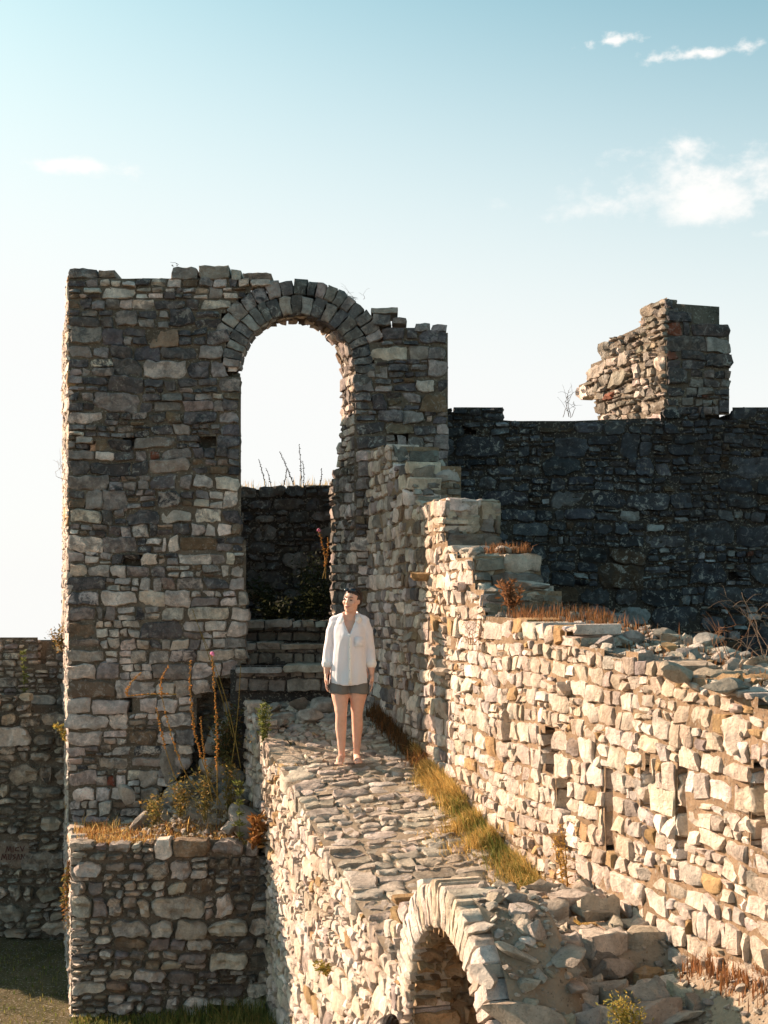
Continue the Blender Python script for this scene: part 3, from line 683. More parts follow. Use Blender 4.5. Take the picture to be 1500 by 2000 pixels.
# ------------------------------------------------------------------ wall at the far left, lower face and set-back top
LY = 15.0
left = Masonry('perimeter_wall', 'shaded rubble wall left of the tower with painted letters on one block', 'wall', (-4.8, LY, -2.6), M['tower'], M['mortar'])
fL = plane((0, LY, 0), (1, 0, 0)); fL2 = plane((0, LY + .55, 0), (1, 0, 0))
gz0, gz1 = Z(1691, LY), Z(1645, LY)
left.face(fL, [[(-7.6, -2.75), (-3.6, -2.75), (-3.6, .22), (X(60, LY), .18), (X(55, LY), .36), (-7.6, .34)]], (.13, .28), (.18, .5), style(rough=.02, proud=.05, gap=.014, jit=.14, rnd=.22, rec=.05), lambda u, v, r: palette([(.6, (.56, .45, .345), .15, .3), (.3, (.40, .33, .26), .15, .4), (.15, (.66, .55, .44), .1, .2)], r), 601, voids=[(X(-12, LY), gz0 - .03, X(48, LY), gz1 + .03)])  # unseen left stretch lengthened to shade the low ground
left.mortar(fL, [[(X(-10, LY), gz0 - .1), (X(70, LY), gz0 - .1), (X(70, LY), gz1 + .1), (X(-10, LY), gz1 + .1)]], .03, 609)
rl = np.random.RandomState(3)
left.one(fL, (X(-6, LY), gz0 - .03, X(60, LY), gz1 + .03), style(rough=.002, proud=.0, crown=.004, tilt=.0, rnd=.12, jit=.04, bev=.02), np.array([.30, .225, .17, .1]), rl, 'lettered_block')
y2 = LY + .55
left.face(fL2, [[(-7.6, .2), (-3.5, .2), (-3.5, Z(1268, y2)), (X(88, y2), Z(1268, y2)), (X(87, y2), Z(1300, y2)), (X(76, y2), Z(1300, y2)), (X(75, y2), Z(1245, y2)), (-7.6, Z(1252, y2))]], (.12, .22), (.2, .46), style(rough=.014, proud=.04, gap=.011, jit=.1, rnd=.15), pal_low, 611)
left.core(fL, [[(-7.6, -2.75), (-3.6, -2.75), (-3.6, .18), (-7.6, .28)]], -.15, (0, 1.3, 0)); left.core(fL2, [[(-7.6, .1), (-3.5, .1), (-3.5, .85), (X(76, y2), .68), (X(75, y2), .98), (-7.6, .96)]], -.15, (0, .7, 0))
left_root = left.finish()
# painted letters: M I C L V over M U S A N, as brush strokes on the block
def strokes(lines, x0, z0, sc, wdt):
    V, Q = [], []
    for pts in lines:
        for a, b in zip(pts[:-1], pts[1:]):
            a, b = np.array(a, float) * sc, np.array(b, float) * sc; d = b - a; d /= np.linalg.norm(d); n = np.array((-d[1], d[0])) * wdt
            k = len(V)
            for p in (a - n - d * wdt * .5, a + n - d * wdt * .5, b + n * .8 + d * wdt * .5, b - n * .8 + d * wdt * .5): V.append((x0 + p[0], 0, z0 + p[1]))
            Q.append((k, k + 3, k + 2, k + 1))
    return np.array(V), np.array(Q)
def at(ox, oy, pts): return [(ox + x, oy + y) for x, y in pts]
LM = [(0, 0), (.25, 1), (.5, .3), (.78, 1), (1., 0)]
L1 = [at(0, 0, LM), at(1.3, 0, [(0, 0), (.05, 1)]), at(1.65, 0, [(.7, .9), (.2, .8), (.1, .3), (.7, .25)]), at(2.6, .1, [(0, .95), (.35, .1), (.75, 1.0)])]
L2 = [at(-.8, -1.35, LM), at(.45, -1.35, [(0, 1), (.1, .1), (.45, .1), (.55, 1)]), at(1.25, -1.35, [(.5, .95), (.05, .75), (.45, .4), (0, .05)]), at(1.95, -1.35, [(0, 0), (.3, 1), (.6, .05)]), at(2.75, -1.3, [(0, 0), (.1, .9), (.55, .1), (.65, .9)])]
sv, sq = strokes(L1 + L2, X(12, LY), Z(1664, LY), .068, .0075)
bp = np.array((-4.8, LY, -2.6)); sv[:, 1] = LY - .016
letters = link('painted_letters', build_mesh('painted_letters', sv - bp, sq, smooth=False), plain('rust_red_paint', (.10, .045, .035), .8), left_root)
# ------------------------------------------------------------------ rubble slope between the low arch and the stepped wall
def hump(u, s):
    z0 = .2 * (S0.y + u * UD.y + s * SD.y - 11.7) - .05
    fall = np.where(u > 6.85, AZ + .04 + np.sqrt(np.clip(.885 ** 2 - (u - 6.85) ** 2, 0, None)) , -.06)
    fall = np.maximum(fall, -.62)
    a = np.where(u < 6.85, z0 + (-.06 - z0) * sm(5.75, 6.85, u), fall)
    st_ = np.where(u < 6.6, np.minimum(-.34, z0 + .0 * u) * sm(5.4, 6.3, u) + z0 * (1 - sm(5.4, 6.3, u)), -.34)
    st_ = st_ - .08 * sm(6.55, 6.63, u) - .15 * sm(6.98, 7.06, u) - .03 * sm(7.5, 7.7, u) - .045 * sm(6.0, 6.2, u)
    k = sm(.42, .64, s + .05 * np.sin(5 * u))
    z = a * (1 - k) + st_ * k
    z = z + sm(1.05, 1.45, s) * (.04 + .34 * sm(6.6, 8.2, u))
    return z + (.035 - .02 * sm(.4, .7, s)) * snoise(u, s, 31, 4, .9) * sm(5.5, 6.0, u)
nu, ns = 190, 70
uu, ss = np.meshgrid(np.linspace(5.55, 10.2, nu), np.linspace(.10, 1.7, ns))
hz = hump(uu, ss); hx = S0.x + uu * UD.x + ss * SD.x; hy = S0.y + uu * UD.y + ss * SD.y
hi = np.arange(uu.size).reshape(uu.shape)
hq = np.stack([hi[:-1, :-1], hi[:-1, 1:], hi[1:, 1:], hi[1:, :-1]], -1).reshape(-1, 4)[:, ::-1]
link('rubble_slope', build_mesh('rubble_slope', np.stack([hx, hy, hz], -1), hq[:, ::-1]), M['path_dirt'], kind='structure')

fs = Masonry('rubble_steps', 'broad broken flagstone steps on the rubble slope beside the low arch', 'steps', (1.0, 7.0, -.6), M['rock'], M['earth'])
st_f = style(warp=.02, rough=.010, proud=.022, crown=.005, tilt=.012, gap=.010, jit=.24, rnd=.16, depth=.10, bev=.012, drop=.10, rec=.02, split=.15, hmin=.1)
def tread(u0, u1, s0, s1, z, seed):
    O = S0 + UD * u1 + SD * s0; fs.face(plane((O.x, O.y, z + .03), tuple(SD), tuple(-UD)), [[(0, 0), (s1 - s0, 0), (s1 - s0, u1 - u0), (0, u1 - u0)]], (.14, .26), (.2, .46), st_f, pal_rock, seed, part='flagstone', mortar=False)
def riser(u, s0, s1, z0, z1, seed):
    O = S0 + UD * u + SD * s0; fs.face(plane((O.x, O.y, 0), tuple(SD)), [[(0, z0), (s1 - s0, z0), (s1 - s0, z1), (0, z1)]], (z1 - z0, z1 - z0 + .01), (.16, .36), style(**{**st_f, 'drop': .1, 'depth': .2, 'split': .1}), pal_rock, seed, part='step_block', mortar=False)
tread(6.58, 7.02, .52, 1.40, -.405, 801); riser(7.02, .50, 1.30, -.58, -.40, 802); tread(7.06, 7.72, .30, 1.25, -.570, 803); riser(6.80, .62, 1.36, -.40, -.34, 808); riser(7.72, .30, .95, -.72, -.58, 804); tread(5.95, 6.54, .62, 1.34, -.335, 805); riser(6.56, .60, 1.26, -.43, -.335, 806); tread(7.74, 8.5, .2, .9, -.63, 807)
fs.finish()
def us_of(x, y):
    dx, dy = x - S0.x, y - S0.y
    return dx * UD.x + dy * UD.y, dx * SD.x + dy * SD.y
def on_slope(px, py):
    for y in np.arange(4.5, 10, .01):
        x = X(px, y); u, s = us_of(x, y)
        if .0 < s < 1.7 and 5.5 < u < 10.2 and Z(py, y) < hump(np.float64(u), np.float64(s)): return x, y, Z(py, y)
    return None
ROCKS = []
def rock_obj(name, rng, pos, dims, label, group=None, col=None, sub=2, sink=.3, cat='rock', mat='rock', cuts=9):
    V, Tt = rock_verts(rng, dims, sub, cuts)
    c = col if col is not None else pal_rock(0, 0, rng)
    o = link(name, build_mesh(name, V, None, Tt, c, True, 24), M[mat], loc=(pos[0], pos[1], pos[2] + dims[2] * (.5 - sink)))
    tag(o, label, cat, group); o['kind'] = 'thing'; ROCKS.append(o); return o
rk = np.random.RandomState(44)
named = [
    (1020, 1985, (.42, .30, .24), 'big weathered boulder at the bottom edge just right of the low arch', .45),
    (1195, 1905, (.26, .20, .17), 'squared pale block ending the broken step on the rubble slope', .25),
    (1100, 1875, (.34, .22, .10), 'wide flat slab forming the broken step left of the squared block', .3),
    (1020, 1872, (.26, .2, .09), 'flat grey slab at the start of the broken step near the low arch', .3),
    (1125, 1935, (.22, .17, .13), 'angular rock below the broken step with a pale upper face', .3),
    (1055, 1910, (.14, .11, .09), 'small bluish rock just under the start of the broken step', .3),
    (935, 1815, (.20, .15, .08), 'flat pale stone lying on the shoulder of the low arch', .3),
    (1015, 1795, (.15, .13, .13), 'pointed pale stone above the shoulder of the low arch', .3),
    (1045, 1830, (.13, .10, .19), 'upright grey shard wedged behind the low arch', .35),
    (1275, 1765, (.14, .10, .10), 'lone brown stone on the path close to the stepped wall', .2),
    (1250, 1830, (.20, .13, .09), 'rounded flat stone on the upper rubble near the stepped wall', .35),
    (1190, 1815, (.14, .10, .11), 'stubby stone standing on the upper edge of the rubble', .3),
    (1390, 1880, (.16, .13, .15), 'pale chunk at the right side of the rubble by the wall foot', .3),
    (1330, 1890, (.13, .10, .12), 'split cream stone right of the squared block', .25),
    (1475, 1900, (.22, .17, .18), 'large cream chunk at the right edge below the wall', .35),
    (1300, 1985, (.42, .26, .10), 'low flat slab half buried at the bottom right', .45),
    (950, 1910, (.22, .16, .12), 'broad grey stone on the flank of the low arch', .35),
    (1180, 1990, (.30, .22, .12), 'lichen grey boulder at the bottom edge beside the yellow green weed', .45),
]
for px, py, d, lab, sink in named:
    p = on_slope(px, py)
    d = (d[0] * .85, d[1] * .8, d[2] * .66)
    if p: rock_obj('rock', rk, p, d, lab, 'rocks on the rubble slope', None, 3, sink)
n = 0
while n < 66:
    u, s = rk.uniform(5.9, 8.6), rk.uniform(.16, 1.36)
    if n < 34: u, s = rk.uniform(6.6, 7.7), rk.uniform(.15, .75)
    x, y = su(u, s); z = float(hump(np.float64(u), np.float64(s)))
    d = rk.uniform(.05, .125); dims = (d * rk.uniform(.9, 1.5), d * rk.uniform(.7, 1.1), d * rk.uniform(.5, .85))
    rock_obj('rock', rk, (x, y, z), dims, *((lambda w: ('smaller loose limestone rock ' + w, 'small rocks ' + w))('on the flank of the low arch' if s < .6 and u < 7.2 else 'at the foot of the low arch flank' if s < .6 else 'on the upper rubble below the stepped wall' if u < 6.9 else 'on the dusty ground below the broken step'))); n += 1
# rocks on top of the stepped wall
for px, py, d, lab in [(1035, 1192, (.34, .13, .09), 'long pale slab lying across the top of the stepped wall'), (993, 1165, (.14, .13, .13), 'tilted grey block beside the dry tuft on the stepped wall'),
        (1182, 1262, (.24, .17, .13), 'bright wedge of stone at the front lip of the stepped wall'), (1243, 1252, (.17, .15, .15), 'upright grey lump in the middle of the stepped wall top'),
        (1300, 1228, (.26, .16, .10), 'pale ridge shaped stone at the back of the stepped wall top'), (1310, 1250, (.20, .15, .10), 'rounded cream stone in front of the ridge shaped one'),
        (1390, 1258, (.38, .18, .13), 'large bluish slab towards the right of the stepped wall top'), (1325, 1335, (.26, .18, .13), 'big rough lump overhanging the front of the stepped wall'),
        (1430, 1305, (.14, .12, .10), 'small cream stone near the dry twigs on the stepped wall'), (1415, 1360, (.26, .16, .13), 'shaded slab sunk at the front lip near the right edge'),
        (1120, 1212, (.13, .11, .11), 'white upright stone beside the dry tuft on the wall top'), (1480, 1300, (.3, .18, .1), 'flat stone at the right edge of the stepped wall top')]:
    for y in np.arange(5, 13, .02):
        x = X(px, y); dx, dy = x - W0.x, y - W0.y; u = dx * UD.x + dy * UD.y; s = dx * SD.x + dy * SD.y
        zt = np.interp(u, [3.63, 6.67, 9.3], [1.44, 1.17, .92]) + .02
        if -.05 < s < .95 and 3.3 < u < 9.3 and Z(py, y) < zt: break
    else:
        for y in np.arange(5, 13, .02):
            x = X(px, y); dx, dy = x - W0.x, y - W0.y; u = dx * UD.x + dy * UD.y; s = dx * SD.x + dy * SD.y
            if s < .80: continue
            zt = np.interp(u, [3.63, 6.67, 9.3], [1.44, 1.17, .92]) + .02; break
    rock_obj('rock', rk, (x, y, zt), (d[0] * .8, d[1] * .8, d[2] * .75), lab, 'stones lying on the stepped wall', None, 3, .25)
for k in range(34):
    u, s = rk.uniform(3.7, 8.4), rk.uniform(.05, .9); p = W0 + UD * u + SD * s; d = rk.uniform(.05, .12)
    rock_obj('rock', rk, (p.x, p.y, float(np.interp(u, [3.63, 6.67, 9.3], [1.44, 1.17, .92]))), (d * 1.3, d, d * .8), 'small loose stone among the debris on the stepped wall', 'small stones on the stepped wall')
for k in range(22):
    u = rk.uniform(.95, 3.6); s = rk.uniform(.02, .5); p = W0 + UD * u + SD * s; d = rk.uniform(.08, .20); z = 2.89 if u < 1.56 else 2.47 if u < 2.63 else 1.98 if u < 3.37 else 1.68
    rock_obj('rock', rk, (p.x, p.y, z - .02), (d * 1.5, d, d * .6), 'broken stone lying on a step of the stepped wall', 'broken stones on the wall steps')
# rocks under the steps and on the terrace
for px, py, y, d, lab in [(560, 1400, 13.15, (.32, .26, .14), 'broad stone at the foot of the steps, left of the person'), (628, 1378, 13.3, (.26, .24, .20), 'rounded boulder at the foot of the steps beside the person'),
        (600, 1400, 12.95, (.34, .24, .14), 'flat grey stone in front of the boulder by the steps'), (522, 1385, 13.3, (.22, .2, .15), 'dark stone in the corner between steps and gate tower'),
        (585, 1372, 13.42, (.26, .2, .13), 'wedge shaped stone under the lowest step'), (650, 1405, 12.9, (.3, .24, .12), 'low flat stone by the person at the top of the ramp'), (540, 1412, 12.8, (.28, .22, .12), 'thin stone at the top left of the ramp'),
        (395, 1588, 13.1, (.62, .34, .22), 'long pale boulder on the terrace behind the dry grass'), (490, 1598, 12.75, (.36, .34, .34), 'blocky boulder wedged between terrace and ramp wall'),
        (340, 1545, 13.4, (.4, .3, .3), 'dark boulder at the broken foot of the gate tower'), (450, 1565, 13.3, (.4, .3, .3), 'shaded boulder below the tall dried stalks'), (452, 1612, 12.6, (.2, .16, .16), 'small pale stone leaning on the blocky boulder'),
        (250, 1555, 13.5, (.24, .2, .2), 'small stone at the tower foot on the terrace'), (335, 1480, 13.75, (.3, .3, .4), 'upright shaded stone in the broken tower foot'), (430, 1500, 13.8, (.5, .4, .4), 'dark lump of rubble filling the broken tower foot'), (440, 1420, 13.95, (.5, .4, .4), 'upper lump of rubble in the broken tower foot')]:
    rock_obj('rock', rk, (X(px, y), y, Z(py, y) - d[2] * .3), d, lab, 'boulders by the gate', np.array([.36, .32, .275, .4]) * (1 + .3 * rk.rand()), 3, .3)
for k in range(14):
    y = rk.uniform(13.05, 13.6); x = -2.75 + 1.2 * rk.rand() ** .8 + (13.6 - y) * .25; d = rk.uniform(.10, .26)
    if x > -1.58 + (13.6 - y) * .2857: continue
    rock_obj('rock', rk, (x, y, float(terrace_h(x, y))), (d * 1.3, d, d * .8), 'rough rubble stone heaped at the broken tower foot', 'rubble stones at the broken tower foot', palette([(.6, (.36, .32, .27), .15, .4), (.4, (.27, .24, .20), .15, .5)], rk), 2, .3)
# chips and gravel too small to count
def chips(name, pts, sizes, rng, mat, label):
    V, Q, C, n = [], [], [], 0
    for p, d in zip(pts, sizes):
        v, t = rock_verts(rng, (d * 1.3, d, d * .7), 1, 6, .06); V.append(v + np.array(p)); Q.append(t + n); n += len(v); C.append(np.tile(pal_rock(0, 0, rng), (len(v), 1)))
    o = link(name, build_mesh(name, np.concatenate(V), None, np.concatenate(Q), np.concatenate(C), True, 24), mat, kind='stuff'); o['label'] = label; o['category'] = 'gravel'
pts, szs = [], []
for k in range(2000):
    u, s = rk.uniform(5.7, 9), rk.uniform(.12, 1.42)
    x, y = su(u, s); pts.append((x, y, float(hump(np.float64(u), np.float64(s))) + .005)); szs.append(.008 + .045 * rk.rand() ** 2.5)
for k in range(500):
    u, s = rk.uniform(3.6, 9), rk.uniform(.02, .95); p = W0 + UD * u + SD * s
    pts.append((p.x, p.y, float(np.interp(u, [3.63, 6.67, 9.3], [1.44, 1.17, .92])) + .01)); szs.append(rk.uniform(.015, .06))
for k in range(420):
    y = rk.uniform(12.5, 13.7); x = -2.9 + 1.5 * rk.rand(); pts.append((x, y, float(terrace_h(x, y)) + .01)); szs.append(rk.uniform(.015, .07))
for k in range(160):
    y = rk.uniform(12.5, 13.6); x = rk.uniform(-1.3, -.2) - (y - 13) * .28; pts.append((x, y, float(ramp_z(x, y)) + .03)); szs.append(rk.uniform(.02, .09))
chips('gravel', pts, szs, rk, M['rock'], 'small stone chips scattered over the rubble and wall tops')

# ------------------------------------------------------------------ plants
def tube(pts, r0, r1, sides=5):
    pts = np.asarray(pts, float); n = len(pts); V, Q = [], []
    for i in range(n):
        d = pts[min(i + 1, n - 1)] - pts[max(i - 1, 0)]; d /= np.linalg.norm(d) + 1e-9
        a = np.cross(d, (0.3, .9, .2)); a /= np.linalg.norm(a); b = np.cross(d, a); r = r0 + (r1 - r0) * i / (n - 1)
        for k in range(sides):
            t = 6.283 * k / sides; V.append(pts[i] + r * (math.cos(t) * a + math.sin(t) * b))
    for i in range(n - 1):
        for k in range(sides): Q.append((i * sides + k, i * sides + (k + 1) % sides, (i + 1) * sides + (k + 1) % sides, (i + 1) * sides + k))
    return np.array(V), np.array(Q)
class Bag:
    def __init__(s): s.V, s.Q, s.T, s.C, s.n = [], [], [], [], 0
    def add(s, V, Q=None, T=None, c=(.2, .2, .1)):
        if Q is not None and len(Q): s.Q.append(np.asarray(Q) + s.n)
        if T is not None and len(T): s.T.append(np.asarray(T) + s.n)
        s.V.append(V); s.C.append(np.tile(np.array(tuple(c[:3]) + (1.,), np.float32), (len(V), 1))); s.n += len(V)
    def make(s, name, mat, parent=None, loc=None, base=(0, 0, 0), kind=None, smooth=False):
        me = build_mesh(name, np.concatenate(s.V) - np.array(base), np.concatenate(s.Q) if s.Q else None, np.concatenate(s.T) if s.T else None, np.concatenate(s.C), smooth)
        return link(name, me, mat, parent, loc, kind)
def blades(name, pts, hts, rng, cols, label, cat, lean=(0, 0), spread=.5, w=.0035, parent=None):
    n = len(pts); P = np.asarray(pts, float); h = np.asarray(hts)[:, None]
    az = rng.uniform(0, 6.283, n); d = np.stack([np.cos(az), np.sin(az), 0 * az], -1); sp = rng.normal(0, spread, n)[:, None]
    L = np.array([lean[0], lean[1], 0.])
    side = np.stack([-np.sin(az + rng.normal(0, .6, n)), np.cos(az), 0 * az], -1) * (w * rng.uniform(.6, 1.5, n))[:, None]
    up = np.array([0, 0, 1.])
    m = P + h * (.55 * up + .22 * sp * d + .25 * L); t = P + h * ((1 - .25 * np.abs(sp)) * up + .75 * sp * d + .9 * L)
    V = np.stack([P - side, P + side, m + side * .8, m - side * .8, t], 1).reshape(-1, 3)
    b = np.arange(n)[:, None] * 5
    Q = b + np.array([[0, 1, 2, 3]]); T3 = b + np.array([[3, 2, 4]])
    ci = rng.choice(len(cols), n); c = np.array(cols, float)[ci] * rng.uniform(.7, 1.3, (n, 1))
    C = np.repeat(np.concatenate([c, np.ones((n, 1))], 1), 5, 0)
    o = link(name, build_mesh(name, V, Q, T3, C, False), M['leaf'], kind='stuff')
    o['label'] = label; o['category'] = cat; return o
rg = np.random.RandomState(12)
DRY = [(.66, .44, .15), (.74, .53, .21), (.54, .34, .10), (.48, .38, .14)]; ORANGE = [(.34, .15, .045), (.42, .22, .07), (.26, .115, .04)]; GREEN = [(.10, .13, .03), (.15, .17, .04), (.20, .19, .06)]
# dry strip along the foot of the stepped wall
pts, h = [], []
for k in range(24000):
    u = rg.uniform(2.2, 6.05); wd = np.interp(u, [2.2, 3.0, 4.2, 5.3, 6.0], [.07, .17, .30, .40, .40]) * (1 + .3 * math.sin(u * 5))
    s = 1.345 - abs(rg.normal(0, .55)) * wd
    x, y = su(u, s); cl = .5 + .5 * math.sin(u * 9 + 3 * math.sin(u * 3.1) + 4 * s)
    if rg.rand() < .45 * (1 - cl): continue
    pts.append((x, y, float(ramp_z(x, y)) - .01)); h.append(rg.uniform(.05, .20) * (.55 + .6 * cl) * np.interp(s, [1.0, 1.3], [.6, 1.15]))
blades('dry_grass', pts, h, rg, DRY + DRY + [(.36, .30, .09)], 'dry golden grass growing along the foot of the stepped wall', 'grass', lean=(-.25, -.15), spread=.85, w=.0026)
pts, h = [], []
for k in range(1500):
    u = rg.uniform(3.4, 5.6); s = 1.30 - abs(rg.normal(0, .08)); x, y = su(u, s); pts.append((x, y, float(ramp_z(x, y)))); h.append(rg.uniform(.08, .2))
blades('green_grass', pts, h, rg, GREEN, 'green grass mixed into the golden strip beside the ramp', 'grass', lean=(-.2, -.1), spread=.4, w=.003)
# brown dead weeds higher up the ramp foot
pts, h = [], []
for k in range(2200):
    u = rg.uniform(.7, 2.5); s = 1.33 - abs(rg.normal(0, .07)); x, y = su(u, s); pts.append((x, y, float(ramp_z(x, y)))); h.append(rg.uniform(.05, .22))
blades('dead_weeds', pts, h, rg, [(.16, .075, .03), (.22, .10, .035), (.12, .07, .035)], 'brown dead weeds at the shaded upper foot of the stepped wall', 'weeds', spread=.7, w=.003)
# tufts on the ramp
pts, h = [], []
for k in range(1700):
    c = [(1.5, .35), (2.2, .4), (3.4, .62), (4.2, .45), (1.1, .2), (4.9, .55), (3.0, .9)][rg.randint(7)]
    x, y = su(c[0] + rg.normal(0, .16), c[1] + rg.normal(0, .13)); pts.append((x, y, float(ramp_z(x, y)) - .012)); h.append(rg.uniform(.01, .035))
blades('moss_tufts', pts, h, rg, [(.30, .26, .07), (.24, .14, .06), (.36, .26, .10)], 'low tufts growing between the ramp cobbles', 'grass', spread=.8, w=.004)
# orange dry grass on the terrace
pts, h = [], []
for k in range(15000):
    t = rg.rand(); y = 12.38 + 1.05 * t ** 1.2; f = rg.rand(); x = (X(133, TY) + .05 + (TY - y) * .2857) * (1 - f) + (-1.55 + (13.6 - y) * .2857) * f
    z = float(terrace_h(x, y)); pts.append((x, y, z - .01)); h.append((rg.uniform(.015, .05) + (.09 * rg.rand() if rg.rand() < .05 else 0)) * (1.3 if f < .3 else 1.) * (1.25 if z < -.66 else .6))
blades('dry_grass', pts, h, rg, ORANGE + DRY[:2], 'orange dry grass matted over the terrace at the tower foot', 'grass', spread=1.1, w=.0035)
# green grass on the low ground
pts, h = [], []
for k in range(16000):
    x, y = rg.uniform(-3.1, -.3), rg.uniform(10.4, 12.28)
    ul, sl = us_of(x, y)
    if sl > -.03: continue
    pts.append((x, y, float(terrain_h(np.float64(x), np.float64(y))) - .01)); h.append(rg.uniform(.06, .26) * (.4 + .9 * float(sm(-2.6, -1.2, x))))
for k in range(2500):
    x, y = rg.uniform(-5.6, -3.2), rg.uniform(11.6, 14.8); pts.append((x, y, float(terrain_h(np.float64(x), np.float64(y))) - .01)); h.append(rg.uniform(.02, .07))
blades('green_grass', pts, h, rg, GREEN + [(.28, .22, .07)], 'green grass on the low ground below the retaining wall', 'grass', spread=.6, w=.0045)
# weeds on wall tops
pts, h = [], []
for k in range(1500):
    u, s = rg.normal(4.1, .42), rg.uniform(.1, .85); p = W0 + UD * u + SD * s
    if u < 3.7: continue
    pts.append((p.x, p.y, float(np.interp(u, [3.63, 6.67, 9.3], [1.44, 1.17, .92])))); h.append(rg.uniform(.03, .17))
for k in range(700):
    u, s = rg.uniform(2.7, 3.3), rg.uniform(.25, .6); p = W0 + UD * u + SD * s; pts.append((p.x, p.y, 1.97)); h.append(rg.uniform(.03, .12))
for k in range(900):
    u, s = rg.uniform(4.5, 8.5), rg.uniform(.1, .9); p = W0 + UD * u + SD * s; pts.append((p.x, p.y, float(np.interp(u, [3.63, 6.67, 9.3], [1.44, 1.17, .92])))); h.append(rg.uniform(.02, .06))
for k in range(900):
    u = rg.uniform(7.3, 8.5); s = 1.36 - abs(rg.normal(0, .05)); x, y = su(u, s); pts.append((x, y, float(hump(np.float64(u), np.float64(s))))); h.append(rg.uniform(.04, .11))
blades('rusty_weeds', pts, h, rg, [(.27, .12, .05), (.34, .17, .07), (.2, .09, .04)], 'rusty dry weeds rooted along the top of the stepped wall', 'weeds', spread=.4, w=.003)
pts, h = [], []
for k in range(2600):
    x = rg.uniform(-2.3, -.7); pts.append((x, 16.62 + rg.uniform(0, .5), 2.98 + .04 * math.sin(x * 5))); h.append(rg.uniform(.03, .10) + (.14 if rg.rand() < .05 else 0))
blades('dry_grass', pts, h, rg, DRY + [(.14, .12, .05)], 'dry grass along the top of the courtyard wall behind the arch', 'grass', spread=.6, w=.004)

def curve_pts(p, q, bend, n=9, wob=.0, rng=rg):
    p, q = np.array(p, float), np.array(q, float); t = np.linspace(0, 1, n)[:, None]
    return p + (q - p) * t + np.array(bend) * np.sin(t * 3.1416) + rng.normal(0, wob, (n, 3)) * np.sin(t * 3.1416)
STEM = (.34, .24, .07)
def pod_stalk(label, pts, pod0, r=.006, pods=70, pod_r=.011, flower=None, podc=(.62, .30, .07), name='dried_stalk', stemc=STEM, group='dried pod stalks'):
    """a tall stem with seed pods set closely round it"""
    pts = np.asarray(pts); base = pts[0]; e = empty(name, tuple(base)); tag(e, label, 'plant', group)
    b = Bag(); v, q = tube(pts, r, r * .5); b.add(v, q, None, stemc); b.make('stem', M['leaf'], e, base=base)
    b = Bag(); V1, T1 = ICO[1]; L = len(pts)
    for k in range(pods):
        t = pod0 + (1 - pod0) * (k + rg.rand()) / pods; f = t * (L - 1); i = min(int(f), L - 2); p = pts[i] + (pts[i + 1] - pts[i]) * (f - i)
        a = rg.rand() * 6.283; rr = pod_r * rg.uniform(.6, 1.25) * (1.1 - .4 * t)
        b.add(V1 * rr * np.array([1, 1, .8]) + p + np.array([math.cos(a), math.sin(a), .3]) * rr * 1.3, None, T1, np.array(podc) * rg.uniform(.7, 1.3))
    b.make('seed_pods', M['leaf'], e, base=base, kind='stuff')
    if flower:
        b = Bag(); b.add(V1 * .022 + pts[-1], None, T1, flower); b.add(V1 * .016 + pts[-1] + np.array([.016, -.012, -.014]), None, T1, flower); b.make('flower', M['leaf'], e, base=base)
    return e
def W3(px, py, y): return np.array((X(px, y), y, Z(py, y)))
pod_stalk('tall upright dried stalk with a pink flower at its tip', curve_pts(W3(424, 1572, 12.72), W3(414, 1276, 12.65), (.02, 0, 0), 14), .22, pods=110, flower=(.85, .35, .55))
pod_stalk('tall dried stalk leaning towards the flowering one from its left', curve_pts(W3(432, 1572, 12.72), W3(371, 1290, 12.6), (-.10, 0, -.05), 14), .35, pods=90)
pod_stalk('short curved dried stalk low on the terrace', curve_pts(W3(366, 1570, 12.85), W3(305, 1382, 12.7), (-.03, 0, -.05), 12), .62, pods=44)
pod_stalk('dried stalk bending up and left across the tower foot', np.concatenate([curve_pts(W3(420, 1570, 12.75), W3(316, 1360, 12.6), (-.05, 0, -.20), 12), curve_pts(W3(314, 1350, 12.6), W3(330, 1300, 12.6), (-.03, 0, 0), 7)]), .35, pods=70)
pod_stalk('dried stalk lying sideways with an upturned left tip', np.concatenate([curve_pts(W3(345, 1356, 12.62), W3(248, 1360, 12.6), (0, 0, .01), 9), curve_pts(W3(246, 1354, 12.6), W3(276, 1314, 12.6), (-.02, 0, .01), 7)]), .1, pods=75)
pod_stalk('thin faded stalk behind the tall dried ones', curve_pts(W3(455, 1440, 13.3), W3(376, 1190, 13.3), (.05, 0, -.1), 12), .5, pods=30, pod_r=.007, podc=(.30, .18, .07))
pod_stalk('faded stalk leaning right of the flowering one', curve_pts(W3(440, 1560, 12.8), W3(470, 1300, 12.8), (.03, 0, 0), 12), .4, pods=46, pod_r=.007, podc=(.30, .20, .08))
pod_stalk('short orange stalk between the two tall dried ones', curve_pts(W3(415, 1565, 12.72), W3(392, 1400, 12.65), (-.02, 0, 0), 12), .4, pods=50, pod_r=.009)
pod_stalk('bare bent stalk crossing behind the dried ones', curve_pts(W3(470, 1500, 12.95), W3(395, 1240, 12.95), (.04, 0, .05), 12), .55, pods=22, pod_r=.007, podc=(.26, .17, .07))
pod_stalk('slim stalk with a pink bud rising before the dark courtyard wall', curve_pts(W3(636, 1130, 15.2), W3(622, 1035, 15.2), (.03, 0, 0), 10), .25, pods=44, flower=(.8, .3, .45))
pod_stalk('second slim stalk beside the pink budded one', curve_pts(W3(630, 1130, 15.2), W3(641, 1050, 15.2), (.02, 0, 0), 10), .3, pods=34)
